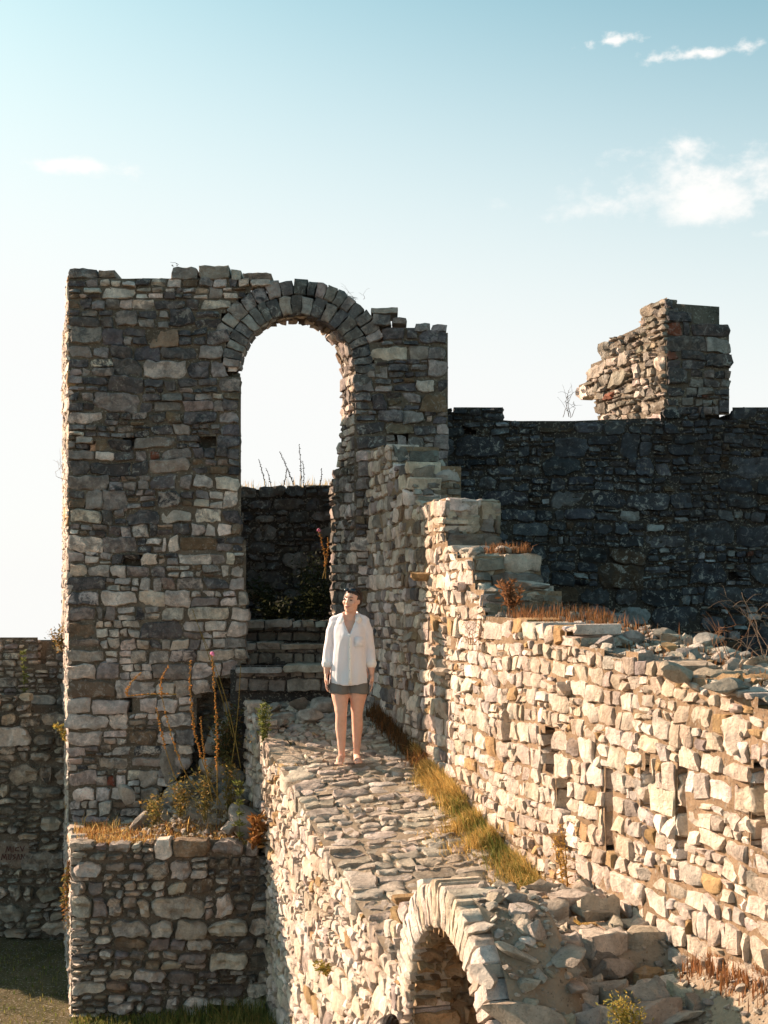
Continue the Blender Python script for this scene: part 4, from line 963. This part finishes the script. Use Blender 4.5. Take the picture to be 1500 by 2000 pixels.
for k, (px, py, ln, pp) in enumerate([(505, 897, 14, 26), (546, 882, 30, 40), (560, 915, -8, 24), (584, 868, 4, 40), (591, 900, 2, 20), (628, 915, -4, 20), (520, 915, 10, 12)]):
    pod_stalk(['weed spike leaning at the left of the courtyard wall top', 'tall leaning weed spike on the courtyard wall top', 'bushy short weed between the leaning and the tallest spike', 'tallest dark weed spike on the courtyard wall top', 'thin spike just right of the tallest one', 'brown weed spike nearest the right jamb of the arch', 'short thin weed beside the leftmost spike'][k],
              curve_pts(W3(px + ln, 955, 16.7), W3(px, py, 16.7), (.01, 0, 0), 9), .2, r=.006, pods=pp, pod_r=.009, podc=(.07, .055, .035), stemc=(.08, .06, .04), name='weed_spike', group='weed spikes on the courtyard wall')

def leafy(name, label, base, top, n, leaf, cols, spread, cat='plant', group=None, stems=5, bushy=0., upness=.5):
    base, top = np.array(base, float), np.array(top, float); e = empty(name, tuple(base)); tag(e, label, cat, group)
    bs, bl = Bag(), Bag(); H = np.linalg.norm(top - base)
    for k in range(stems):
        tp = base + (top - base) * rg.uniform(.6, 1.0) + rg.normal(0, spread, 3) * np.array([1, 1, .3]) * (1 if stems > 1 else .1)
        pts = curve_pts(base + rg.normal(0, .012, 3), tp, rg.normal(0, spread * .3, 3), 8, .004)
        v, q = tube(pts, .005, .0015, 4); bs.add(v, q, None, np.array(cols[0]) * .8)
        m = n // stems; P = pts[np.clip((rg.uniform(.12, 1, m) ** .8 * 7).astype(int), 0, 7)] + rg.normal(0, .012 + bushy, (m, 3))
        for p in P:
            a = rg.rand() * 6.283; d = np.array([math.cos(a), math.sin(a), upness + rg.normal(0, .35)]); d /= np.linalg.norm(d); l = leaf * rg.uniform(.5, 1.3)
            sd_ = np.cross(d, rg.normal(0, 1, 3)); sd_ /= np.linalg.norm(sd_) + 1e-6; sd_ *= l * .17
            bl.add(np.array([p, p + d * l * .5 + sd_, p + d * l, p + d * l * .5 - sd_]), [(0, 1, 2, 3)], None, np.array(cols[rg.randint(len(cols))]) * rg.uniform(.7, 1.3))
    bs.make('stem', M['leaf'], e, base=base); bl.make('foliage', M['leaf'], e, base=base, kind='stuff'); return e
DG = [(.035, .042, .018), (.05, .054, .024), (.028, .035, .016)]; LG = [(.16, .18, .05), (.22, .22, .07), (.12, .15, .04)]; YG = [(.32, .26, .05), (.24, .22, .05), (.40, .27, .07)]
leafy('green_weed', 'feathery green weed at the top left edge of the ramp', W3(514, 1450, 12.35), W3(512, 1352, 12.35), 420, .045, LG, .055, stems=6)
leafy('green_weed', 'slender green weed standing against the ramp side wall', W3(470, 1650, 12.4), W3(466, 1462, 12.4), 260, .05, LG, .02, stems=1)
leafy('green_weed', 'pale slender weed on the ledge of the far left wall', W3(46, 1362, 15.1), W3(45, 1262, 15.1), 160, .05, LG, .015, stems=1)
leafy('dark_bush', 'dark green bush in the shade behind the top step', W3(600, 1212, 15.6), W3(610, 1090, 15.6), 1700, .06, DG, .22, stems=12, bushy=.07, cat='bush')
leafy('dark_bush', 'low dark bush in the shade by the left jamb of the arch', W3(540, 1215, 15.9), W3(535, 1140, 15.9), 1300, .07, DG, .22, stems=9, bushy=.06, cat='bush')
leafy('yellow_weed', 'yellow green weed growing at the bottom of the rubble slope', W3(1225, 2010, 5.75), W3(1228, 1955, 5.75), 700, .022, YG, .05, stems=12, bushy=.012)
leafy('yellow_weed', 'yellow weed sprouting from the left corner of the tower', W3(131, 1450, 14.0), W3(116, 1415, 14.0), 150, .05, YG, .04, stems=4)
leafy('dry_shrub', 'dry orange shrub on the far left wall against the tower', W3(122, 1270, 15.0), W3(118, 1215, 15.0), 600, .045, [(.34, .20, .06), (.26, .17, .06), (.10, .10, .04)], .07, stems=9, bushy=.02, cat='shrub')
leafy('yellow_weed', 'yellow weed rooted in the sunlit ramp side wall', W3(655, 1905, 9.05) + np.array((-.06, 0, 0)), W3(648, 1880, 9.05) + np.array((-.1, 0, 0)), 240, .035, YG, .05, stems=6)
leafy('hanging_weed', 'dry weeds hanging down the lower left corner of the retaining wall', W3(135, 1680, 12.6), W3(126, 1830, 12.6), 300, .05, [(.30, .15, .05), (.22, .18, .05)], .03, stems=6, upness=-.6)
leafy('dry_tuft', 'orange dry tuft where the terrace meets the ramp wall', W3(492, 1660, 12.25), W3(505, 1590, 12.25), 260, .09, ORANGE, .07, stems=6)
leafy('dry_tuft', 'rusty dry tuft beside the tilted block on the stepped wall', W3(1000, 1190, 10.0), W3(990, 1130, 10.0), 300, .06, [(.27, .12, .05), (.20, .10, .05)], .06, stems=7)
leafy('golden_weed', 'golden weed standing against the foot of the stepped wall', W3(1112, 1740, 8.5) + np.array((-.03, 0, 0)), W3(1085, 1590, 8.5) + np.array((-.03, 0, 0)), 200, .035, [(.5, .3, .08), (.42, .26, .07)], .05, stems=4)
leafy('dark_bush', 'tangle of green weeds under the tall dried stalks', W3(445, 1490, 13.45), W3(440, 1380, 13.45), 700, .06, [(.07, .075, .03), (.12, .10, .035), (.16, .09, .035)], .14, stems=10, bushy=.03, cat='bush')
for k, (px, py, h_, lab) in enumerate([(400, 1585, 105, 'yellow green leafy weed round the foot of the tall dried stalks'), (352, 1575, 70, 'small green weed left of the tall dried stalks'), (448, 1570, 120, 'green weed right of the flowering dried stalk'), (300, 1590, 50, 'low yellow green weed by the broken tower foot')]):
    leafy('green_weed', lab, W3(px, py + 20, 12.8), W3(px, py - h_, 12.8), 420, .045, [(.20, .17, .055), (.28, .21, .06), (.34, .20, .06), (.14, .13, .045)], .075, stems=8, bushy=.015)
def twigs(label, base, n, reach, col, r=.004, name='bare_twigs', sub=3):
    base = np.array(base, float); e = empty(name, tuple(base)); tag(e, label, 'twigs'); b = Bag()
    for k in range(n):
        q = base + np.array([rg.normal(reach[0], reach[1]), rg.normal(0, .1), abs(rg.normal(reach[2], reach[3]))])
        pts = curve_pts(base + rg.normal(0, .03, 3) * np.array([1, 1, 0]), q, (rg.normal(0, .05), 0, rg.uniform(0, reach[2] * .35)), 12, .01); v, qd = tube(pts, r, r * .35, 4); b.add(v, qd, None, np.array(col) * rg.uniform(.7, 1.3))
        for j in range(sub):
            i = rg.randint(4, 11); v, qd = tube(curve_pts(pts[i], pts[i] + np.array([rg.normal(0, .08), rg.normal(0, .03), rg.normal(.05, .06)]), (0, 0, .02), 5), r * .5, r * .25, 4); b.add(v, qd, None, np.array(col))
    b.make('branches', M['leaf'], e, base=base, kind='stuff')
twigs('bare arching twigs over the right end of the stepped wall', W3(1500, 1290, 7.4), 9, (-.10, .22, .28, .14), (.34, .25, .18), .0022)
twigs('reddish upright twigs on the stepped wall near the right edge', W3(1420, 1292, 7.4), 5, (-.03, .06, .20, .05), (.36, .19, .10), .0022)
twigs('thin grey twigs growing from the blackened rampart wall top', W3(1112, 815, 15.1), 5, (0, .10, .22, .08), (.16, .15, .14), .004)
twigs('leafless twigs hanging on the tower beside the stepped wall', W3(800, 930, 12.9), 7, (.0, .16, .28, .10), (.22, .18, .15), .003)
twigs('few short twigs on the crown of the arch', W3(695, 585, 13.75), 4, (.0, .03, .06, .02), (.14, .12, .10), .0025, sub=1)
twigs('sparse dry sprigs sticking out of the left edge of the tower', W3(131, 940, 13.9), 5, (-.12, .06, .12, .2), (.35, .25, .15), .003)
twigs('small forked sprig on the flat top of the tower', W3(337, 519, 13.8), 2, (.0, .012, .035, .008), (.05, .05, .05), .004, sub=0)
twigs('dry branching twigs low on the stepped wall face', W3(935, 1260, 10.2) + np.array((-.04, 0, 0)), 9, (-.02, .10, .16, .08), (.30, .15, .07), .003)
# ------------------------------------------------------------------ people
def ell(c, r, rot=None, sub=3):
    V, T_ = ICO[sub]; V = V * np.array(r)
    if rot is not None: V = V @ np.array(rot.to_matrix() if hasattr(rot, 'to_matrix') else rot).T
    return V + np.array(c), T_
def chain(pts, rad, sides=14, flat=(1, 1)):
    """closed tapering limb through the joints"""
    pts = np.asarray(pts, float); P, Rr = [], []
    for i in range(len(pts) - 1):
        for t in np.linspace(0, 1, 7)[: 7 if i == len(pts) - 2 else 6]: P.append(pts[i] + (pts[i + 1] - pts[i]) * t); tt = t * t * (3 - 2 * t); Rr.append(rad[i] + (rad[i + 1] - rad[i]) * tt)
    d0 = P[0] - P[1]; d1 = P[-1] - P[-2]; d0 /= np.linalg.norm(d0); d1 /= np.linalg.norm(d1)
    P = [P[0] + d0 * Rr[0] * .9, P[0] + d0 * Rr[0] * .55] + P + [P[-1] + d1 * Rr[-1] * .55, P[-1] + d1 * Rr[-1] * .9]; Rr = [Rr[0] * .25, Rr[0] * .8] + Rr + [Rr[-1] * .8, Rr[-1] * .25]
    P = np.array(P); V, Q = [], []; n = len(P)
    for i in range(n):
        d = P[min(i + 1, n - 1)] - P[max(i - 1, 0)]; d /= np.linalg.norm(d); a = np.cross(d, (0, 1, 0.02)); a /= np.linalg.norm(a); b = np.cross(d, a)
        for k in range(sides): t = 6.283185 * k / sides; V.append(P[i] + Rr[i] * (flat[0] * math.cos(t) * a + flat[1] * math.sin(t) * b))
    for i in range(n - 1):
        for k in range(sides): Q.append((i * sides + k, i * sides + (k + 1) % sides, (i + 1) * sides + (k + 1) % sides, (i + 1) * sides + k))
    T_ = [(q[0], q[2], q[1]) for q in Q] + [(q[0], q[3], q[2]) for q in Q]
    T_ += [(0, k, k + 1) for k in range(1, sides - 1)]; o = (n - 1) * sides; T_ += [(o, o + k + 1, o + k) for k in range(1, sides - 1)]
    return np.array(V), np.array(T_)
def fuse(name, prims, voxel, smooth, it):
    V, T_, n = [], [], 0
    for v, t in prims: V.append(v); T_.append(t + n); n += len(v)
    me = build_mesh(name, np.concatenate(V), None, np.concatenate(T_), smooth=False)
    bm = bmesh.new(); bm.from_mesh(me); bmesh.ops.recalc_face_normals(bm, faces=bm.faces); bm.to_mesh(me); bm.free()
    o = bpy.data.objects.new('tmp', me); COL.objects.link(o)
    r = o.modifiers.new('r', 'REMESH'); r.mode = 'VOXEL'; r.voxel_size = voxel; r.use_smooth_shade = True
    s = o.modifiers.new('s', 'SMOOTH'); s.factor = smooth; s.iterations = it
    dg = bpy.context.evaluated_depsgraph_get(); out = bpy.data.meshes.new_from_object(o.evaluated_get(dg)); out.name = name
    bpy.data.objects.remove(o); bpy.data.meshes.remove(me)
    out.polygons.foreach_set('use_smooth', np.ones(len(out.polygons), bool)); return out
HM = Matrix.Translation((.028, -.012, 1.535)) @ Matrix.Rotation(math.radians(-27), 4, 'Z') @ Matrix.Rotation(math.radians(5), 4, 'Y') @ Matrix.Rotation(math.radians(-3), 4, 'X')
def hd(v): v = np.asarray(v, float).reshape(-1, 3); m = np.array(HM); return v @ m[:3, :3].T + m[:3, 3]
def hell(c, r, sub=3, rot=None): v, t = ell(c, r, rot, sub); return hd(v), t
def hch(pts, rad, **k): v, t = chain(pts, rad, **k); return hd(v), t
def body_prims():
    p = []
    for s in (-1, 1):
        kx = .004 * s
        fw = -.055 if s < 0 else .02
        p.append(chain([(.088 * s, .01, .84), (.086 * s, .0 + fw * .2, .66), (.076 * s, -.004 + fw * .9, .50), (.074 * s, -.006 + fw, .455), (.078 * s, .014 + fw, .34), (.073 * s, .016 + fw, .2), (.070 * s, .018 + fw, .09), (.070 * s, .022 + fw, .05)], [.098, .086, .062, .054, .054, .041, .031, .033]))
        fx = .072 * s
        p.append(chain([(fx, .045 + fw, .032), (fx + .006 * s, -.03 + fw, .042), (fx + .013 * s, -.10 + fw, .026), (fx + .015 * s, -.135 + fw, .020)], [.030, .036, .033, .022], flat=(1.15, .75)))
        for k, (dx, yy, rr) in enumerate([(-.024, -.168, .0125), (-.004, -.172, .0095), (.011, -.166, .009), (.025, -.157, .0085), (.037, -.146, .008)]):
            p.append(chain([(fx + (.015 + dx) * s, -.12 + fw, .018), (fx + (.017 + dx) * s, yy + fw, .011)], [rr * 1.05, rr]))
        p.append(chain([(.138 * s, .012, 1.315), (.190 * s, .035, 1.07), (.208 * s, .0, .93), (.216 * s, -.018, .845)], [.044, .040, .036, .025]))
        # hand, back of it outwards, fingers relaxed
        hx, hyy, hz_ = .219 * s, -.024, .79
        p.append(ell((hx, hyy, hz_ + .005), (.017, .040, .056)))
        for k, (oy, ln) in enumerate([(-.030, .074), (-.010, .082), (.011, .076), (.030, .060)]):
            b0 = (hx, hyy + oy, hz_ - .04); b1 = (hx - .004 * s, hyy + oy * 1.12 - .004, hz_ - .04 - ln * .5); b2 = (hx - .020 * s, hyy + oy * 1.15 - .002, hz_ - .04 - ln * .95)
            p.append(chain([b0, b1, b2], [.0095, .0085, .0072], sides=8))
        p.append(chain([(hx - .004 * s, hyy - .028, hz_ + .02), (hx - .016 * s, hyy - .055, hz_ - .015), (hx - .020 * s, hyy - .056, hz_ - .048)], [.012, .0105, .008], sides=8))
    p += [ell((0, .012, .87), (.150, .11, .12)), ell((0, .0, 1.04), (.125, .10, .14)), ell((0, .008, 1.21), (.138, .104, .16)), ell((.065, -.055, 1.18), (.06, .06, .06)), ell((-.065, -.055, 1.18), (.06, .06, .06)),
          chain([(-.125, .014, 1.328), (0, .014, 1.36), (.125, .014, 1.328)], [.042, .060, .042]), chain([(.0, .018, 1.34), (.015, .005, 1.42), (.028, -.002, 1.49)], [.068, .053, .052])]
    p += [hell((0, .014, .028), (.073, .092, .086)), hell((0, -.018, -.025), (.066, .072, .088)), hell((0, -.034, -.076), (.052, .048, .041)), hell((0, -.068, -.099), (.020, .017, .016)),
          hch([(0, -.086, .016), (0, -.099, -.018), (0, -.101, -.026)], [.0065, .0098, .0100], sides=10), hell((.0105, -.091, -.028), (.0075, .009, .0065), 2), hell((-.0105, -.091, -.028), (.0075, .009, .0065), 2),
          hell((.038, -.062, -.022), (.026, .024, .026)), hell((-.038, -.062, -.022), (.026, .024, .026)), hell((0, -.076, .034), (.046, .016, .013)), hell((0, -.085, -.062), (.026, .012, .013)),
          hell((.0745, .004, -.006), (.0085, .015, .026)), hell((-.0745, .004, -.006), (.0085, .015, .026))]
    return p
def shirt_prims():
    NA, zs = 160, np.linspace(0, 1, 70)
    prof = [(0, .196, .150, .004), (.15, .190, .148, .004), (.35, .176, .142, .002), (.55, .166, .142, -.004), (.70, .163, .150, -.010), (.82, .160, .130, -.002), (.90, .150, .104, .008), (.95, .126, .088, .014), (.985, .092, .078, .014), (1., .080, .072, .014)]
    pr = np.array(prof); V = []
    th = np.arange(NA) / NA * 6.283185
    for t in zs:
        rx, ry, cy = (np.interp(t, pr[:, 0], pr[:, k]) for k in (1, 2, 3))
        back = .5 - .5 * np.cos(th - 0)            # 0 at the front, 1 at the back
        hem = .735 + .030 * np.sin(th) ** 2 - .085 * back ** 2
        z = hem + (1.405 - hem) * t
        fold = 1 + (.055 * (1 - t) ** 1.2 + .012) * (np.sin(7 * th + 1.1 + 1.5 * t) * .6 + .5 * np.sin(11 * th + 2 - 2 * t) + .3 * np.sin(17 * th)) * (.35 + .65 * np.abs(np.sin(th * .5 + .6)))
        x = .94 * rx * np.sin(th) * fold; y = cy - ry * np.cos(th) * fold
        hw = np.clip((z - 1.205) / (1.405 - 1.205), 0, 1) * .075
        wedge = (np.cos(th) > 0) & (np.abs(x - .004) < hw)
        y = np.where(wedge, y * .1 + .03, y)
        V.append(np.stack([x, y, z], -1))
    V = np.array(V); nz = len(zs); V = V.reshape(-1, 3); T_ = []
    for i in range(nz - 1):
        for k in range(NA):
            a, b, c, d = i * NA + k, i * NA + (k + 1) % NA, (i + 1) * NA + (k + 1) % NA, (i + 1) * NA + k; T_ += [(a, b, c), (a, c, d)]
    V = np.concatenate([V, [[0, 0, .76], [0, .014, 1.40]]]); c0, c1 = nz * NA, nz * NA + 1
    for k in range(NA): T_.append((c0, (k + 1) % NA, k)); T_.append((c1, (nz - 1) * NA + k, (nz - 1) * NA + (k + 1) % NA))
    p = [(V, np.array(T_))]
    for s in (-1, 1):
        p.append(chain([(.122 * s, .012, 1.316), (.164 * s, .018, 1.24), (.196 * s, .034, 1.08), (.206 * s, .014, .985), (.208 * s, .002, .955)], [.070, .060, .052, .050, .048]))
        p.append(chain([(.078 * s, .016, 1.368), (.140 * s, .014, 1.338)], [.050, .056]))
    return p
def disp_folds(me, amp, seed):
    n = len(me.vertices); co = np.empty(n * 3, np.float32); me.vertices.foreach_get('co', co); co = co.reshape(-1, 3).astype(float)
    nr = np.empty(n * 3, np.float32); me.vertices.foreach_get('normal', nr); nr = nr.reshape(-1, 3)
    a = snoise(co[:, 0] * 1.0 + .25 * co[:, 2] * np.sign(co[:, 0]), co[:, 2] * .35, seed, 3, 5.) + .5 * snoise(co[:, 0] + co[:, 1], co[:, 2], seed + 1, 2, 6.)
    me.vertices.foreach_set('co', (co + nr * (amp * a)[:, None]).astype(np.float32).ravel()); me.update()

M['skin'] = plain('fair_skin', (.68, .40, .295), .5, .35, 60., .12, .003, sss=.25, var=.10)
M['skin_dark'] = plain('lip_and_eyelid_skin', (.42, .15, .12), .45, .4)
M['eye'] = plain('dark_brown_eye', (.035, .02, .014), .2, .5)
def hair_material():
    s = NT('dark_brown_hair'); mp = s.n.new('ShaderNodeMapping'); mp.inputs['Scale'].default_value = (160, 14, 60)
    s.l.new(s.geo.outputs['Position'], mp.inputs[0]); nz = s.noise(1., 3, .6, mp.outputs[0])
    c = s.mix(s.rng(nz, .35, .7), (.018, .010, .007), (.065, .034, .020)); return s.bsdf(c, .42, .45, s.bump(nz, .6, .006))
M['hair'] = hair_material()
def cloth_material(name, col, transl, bscale=(60, 60, 14)):
    s = NT(name); mp = s.n.new('ShaderNodeMapping'); mp.inputs['Scale'].default_value = bscale
    s.l.new(s.geo.outputs['Position'], mp.inputs[0]); nz = s.noise(.5, 4, .55, mp.outputs[0])
    return s.bsdf(col, .8, .15, s.bump(nz, .45, .012), transl)
M['shirt'] = cloth_material('sheer_white_cotton', (.93, .95, 1.0), .30)
M['collar'] = cloth_material('folded_white_cotton', (.90, .88, .86), .1)
M['shorts'] = cloth_material('olive_grey_jersey', (.15, .148, .14), 0.)
M['glasses'] = plain('black_blue_lens', (.008, .012, .02), .12, .6, var=.02)
M['button'] = plain('pearl_button', (.55, .60, .62), .3, .5)

BODY = fuse('body', body_prims(), .0065, .5, 5)
SHIRT = fuse('shirt', shirt_prims(), .007, .5, 3); disp_folds(SHIRT, .0045, 61)
pr = [chain([(.080 * s, .01, .86), (.088 * s, -.004, .72), (.088 * s, -.010 if s < 0 else .002, .668)], [.094, .103, .106]) for s in (-1, 1)] + [ell((0, .012, .83), (.160, .120, .11))]
SHORTS = fuse('shorts', pr, .007, .5, 4)
# cut the rounded shorts ends flat
co = np.array([v.co[:] for v in SHORTS.vertices]); co[:, 2] = np.maximum(co[:, 2], .655 + .006 * np.sin(co[:, 0] * 30)); SHORTS.vertices.foreach_set('co', co.astype(np.float32).ravel())
def hair_mesh():
    V, T_ = ICO[3]; bm = bmesh.new(); bmesh.ops.create_icosphere(bm, subdivisions=5, radius=1.); V = np.array([v.co[:] for v in bm.verts]); T_ = np.array([[v.index for v in f.verts] for f in bm.faces]); bm.free()
    P = V * np.array((.084, .104, .104)) + np.array((0, .024, .026))
    line = .070 - .02 * (np.abs(P[:, 0]) / .08) ** 2     # hairline over the forehead
    k = sm(-.030, -.046, P[:, 1] - .012 * sm(.0, .05, P[:, 2])) * sm(line + .006, line - .006, P[:, 2])
    temple = sm(.010, -.010, P[:, 1]) * sm(.020, .004, P[:, 2]); low = sm(-.062, -.085, P[:, 2]); k = np.clip(k + temple + low, 0, 1)[:, None]
    c = np.array((0, .01, .0)); P = P * (1 - k) + (c + (P - c) * .72) * k
    P = P + .0022 * np.sin(P[:, :1] * 260 + P[:, 1:2] * 60) * (1 - k)
    b = Bag(); b.add(hd(P), None, T_)
    return b
def person(name, loc, label, cat='person'):
    e = empty(name, loc); tag(e, label, cat); e['kind'] = 'thing'
    link('body', BODY, M['skin'], e); link('shirt', SHIRT, M['shirt'], e); link('shorts', SHORTS, M['shorts'], e)
    return e
woman = person('person', (X(682, 11.7), 11.7, .012), 'barefoot person in a loose white shirt and grey shorts standing on the ramp')
body_o, shirt_o = woman.children[0], woman.children[1]
hb = hair_mesh(); v, t = hell((.0, .062, .108), (.036, .036, .026)); hb.add(v, None, t)
HAIR = build_mesh('hair', np.concatenate(hb.V), None, np.concatenate(hb.T)); hair_o = link('hair', HAIR, M['hair'], woman)
for s in (-1, 1):
    v, t = hell((.031 * s, -.0800, .004), (.0150, .0080, .0060), 2); link('eye', build_mesh('eye', v, None, t), M['eye'], body_o)
    v, t = hch([(.015 * s, -.0895, .0285), (.031 * s, -.0865, .0335), (.048 * s, -.074, .028)], [.0030, .0034, .0022], sides=8); link('eyebrow', build_mesh('eyebrow', v, None, t), M['hair'], body_o)
v, t = hch([(-.028, -.083, -.054), (-.012, -.0945, -.061), (.012, -.0945, -.061), (.028, -.083, -.054)], [.0030, .0066, .0066, .0030], sides=8, flat=(1, 1)); link('lips', build_mesh('lips', v, None, t), M['skin_dark'], body_o)
# sunglasses pushed up into the hair
g = []
for s in (-1, 1):
    g.append(hell((.036 * s, -.068, .098), (.031, .013, .019), 3, Matrix.Rotation(math.radians(-28), 3, 'X') @ Matrix.Rotation(math.radians(14 * s), 3, 'Z')))
    g.append(hch([(.066 * s, -.060, .10), (.080 * s, -.01, .07), (.082 * s, .03, .03)], [.004, .0035, .003], sides=6))
g.append(hch([(-.012, -.078, .100), (.012, -.078, .100)], [.004, .004], sides=6))
b = Bag(); [b.add(v, None, t) for v, t in g]; link('sunglasses', build_mesh('sunglasses', np.concatenate(b.V), None, np.concatenate(b.T)), M['glasses'], woman)
# collar, placket, pocket, cuffs, buttons
def strip(pa, pb, name, mat, parent, th=.003):
    pa, pb = np.array(pa, float), np.array(pb, float); n = len(pa); nrm = np.cross(pa[-1] - pa[0], pb[0] - pa[0]); nrm /= np.linalg.norm(nrm) + 1e-9; nrm *= th
    V = np.concatenate([pa, pb, pa + nrm, pb + nrm]); Q = []
    for i in range(n - 1): Q += [(i, i + 1, n + i + 1, n + i), (2 * n + i, 3 * n + i, 3 * n + i + 1, 2 * n + i + 1), (i, 2 * n + i, 2 * n + i + 1, i + 1), (n + i, n + i + 1, 3 * n + i + 1, 3 * n + i)]
    Q += [(0, n, 3 * n, 2 * n), (n - 1, 3 * n - 1, 4 * n - 1, 2 * n - 1)]
    return link(name, build_mesh(name, V, Q, smooth=False), mat, parent)
for s in (-1, 1):
    inner_e = [(.030 * s + .012, .075, 1.425), (.064 * s + .010, .045, 1.432), (.074 * s + .008, .0, 1.422), (.066 * s + .006, -.055, 1.392), (.052 * s + .004, -.095, 1.345)]
    outer_e = [(.045 * s + .010, .095, 1.395), (.092 * s + .008, .055, 1.400), (.112 * s + .006, .0, 1.385), (.118 * s + .004, -.060, 1.350), (.096 * s + .002, -.108, 1.318)]
    strip(inner_e, outer_e, 'collar', M['collar'], shirt_o, .004)
zz = np.linspace(1.225, .75, 9); yy = np.interp(zz, [.75, .9, 1.05, 1.18, 1.225], [-.158, -.150, -.149, -.158, -.155]) - .004
strip([(-.006, y, z) for y, z in zip(yy, zz)], [(.026, y, z) for y, z in zip(yy, zz)], 'placket', M['collar'], shirt_o, .003)
for z in (1.20, 1.10, .99, .88, .80):
    v, t = ell((.010, float(np.interp(z, zz[::-1], yy[::-1])) - .004, z), (.0055, .002, .0055), None, 1); link('button', build_mesh('button', v, None, t), M['button'], shirt_o)
strip([(.055, -.158, 1.195), (.055, -.152, 1.10)], [(.135, -.128, 1.195), (.135, -.122, 1.10)], 'pocket', M['shirt'], shirt_o, .003)
for s in (-1, 1):
    cf = fuse('cuff', [chain([(.209 * s, .008, .958), (.2100 * s, .000, .932)], [.050, .054])], .006, .5, 2); link('cuff', cf, M['collar'], shirt_o)
# someone else passing below the ramp wall: only the crown of the head reaches into the picture
other = person('person', (X(742, 7.25), 7.25, -2.53), 'dark haired person below the low arch, only the crown of the head showing')
link('hair', HAIR, None, other)
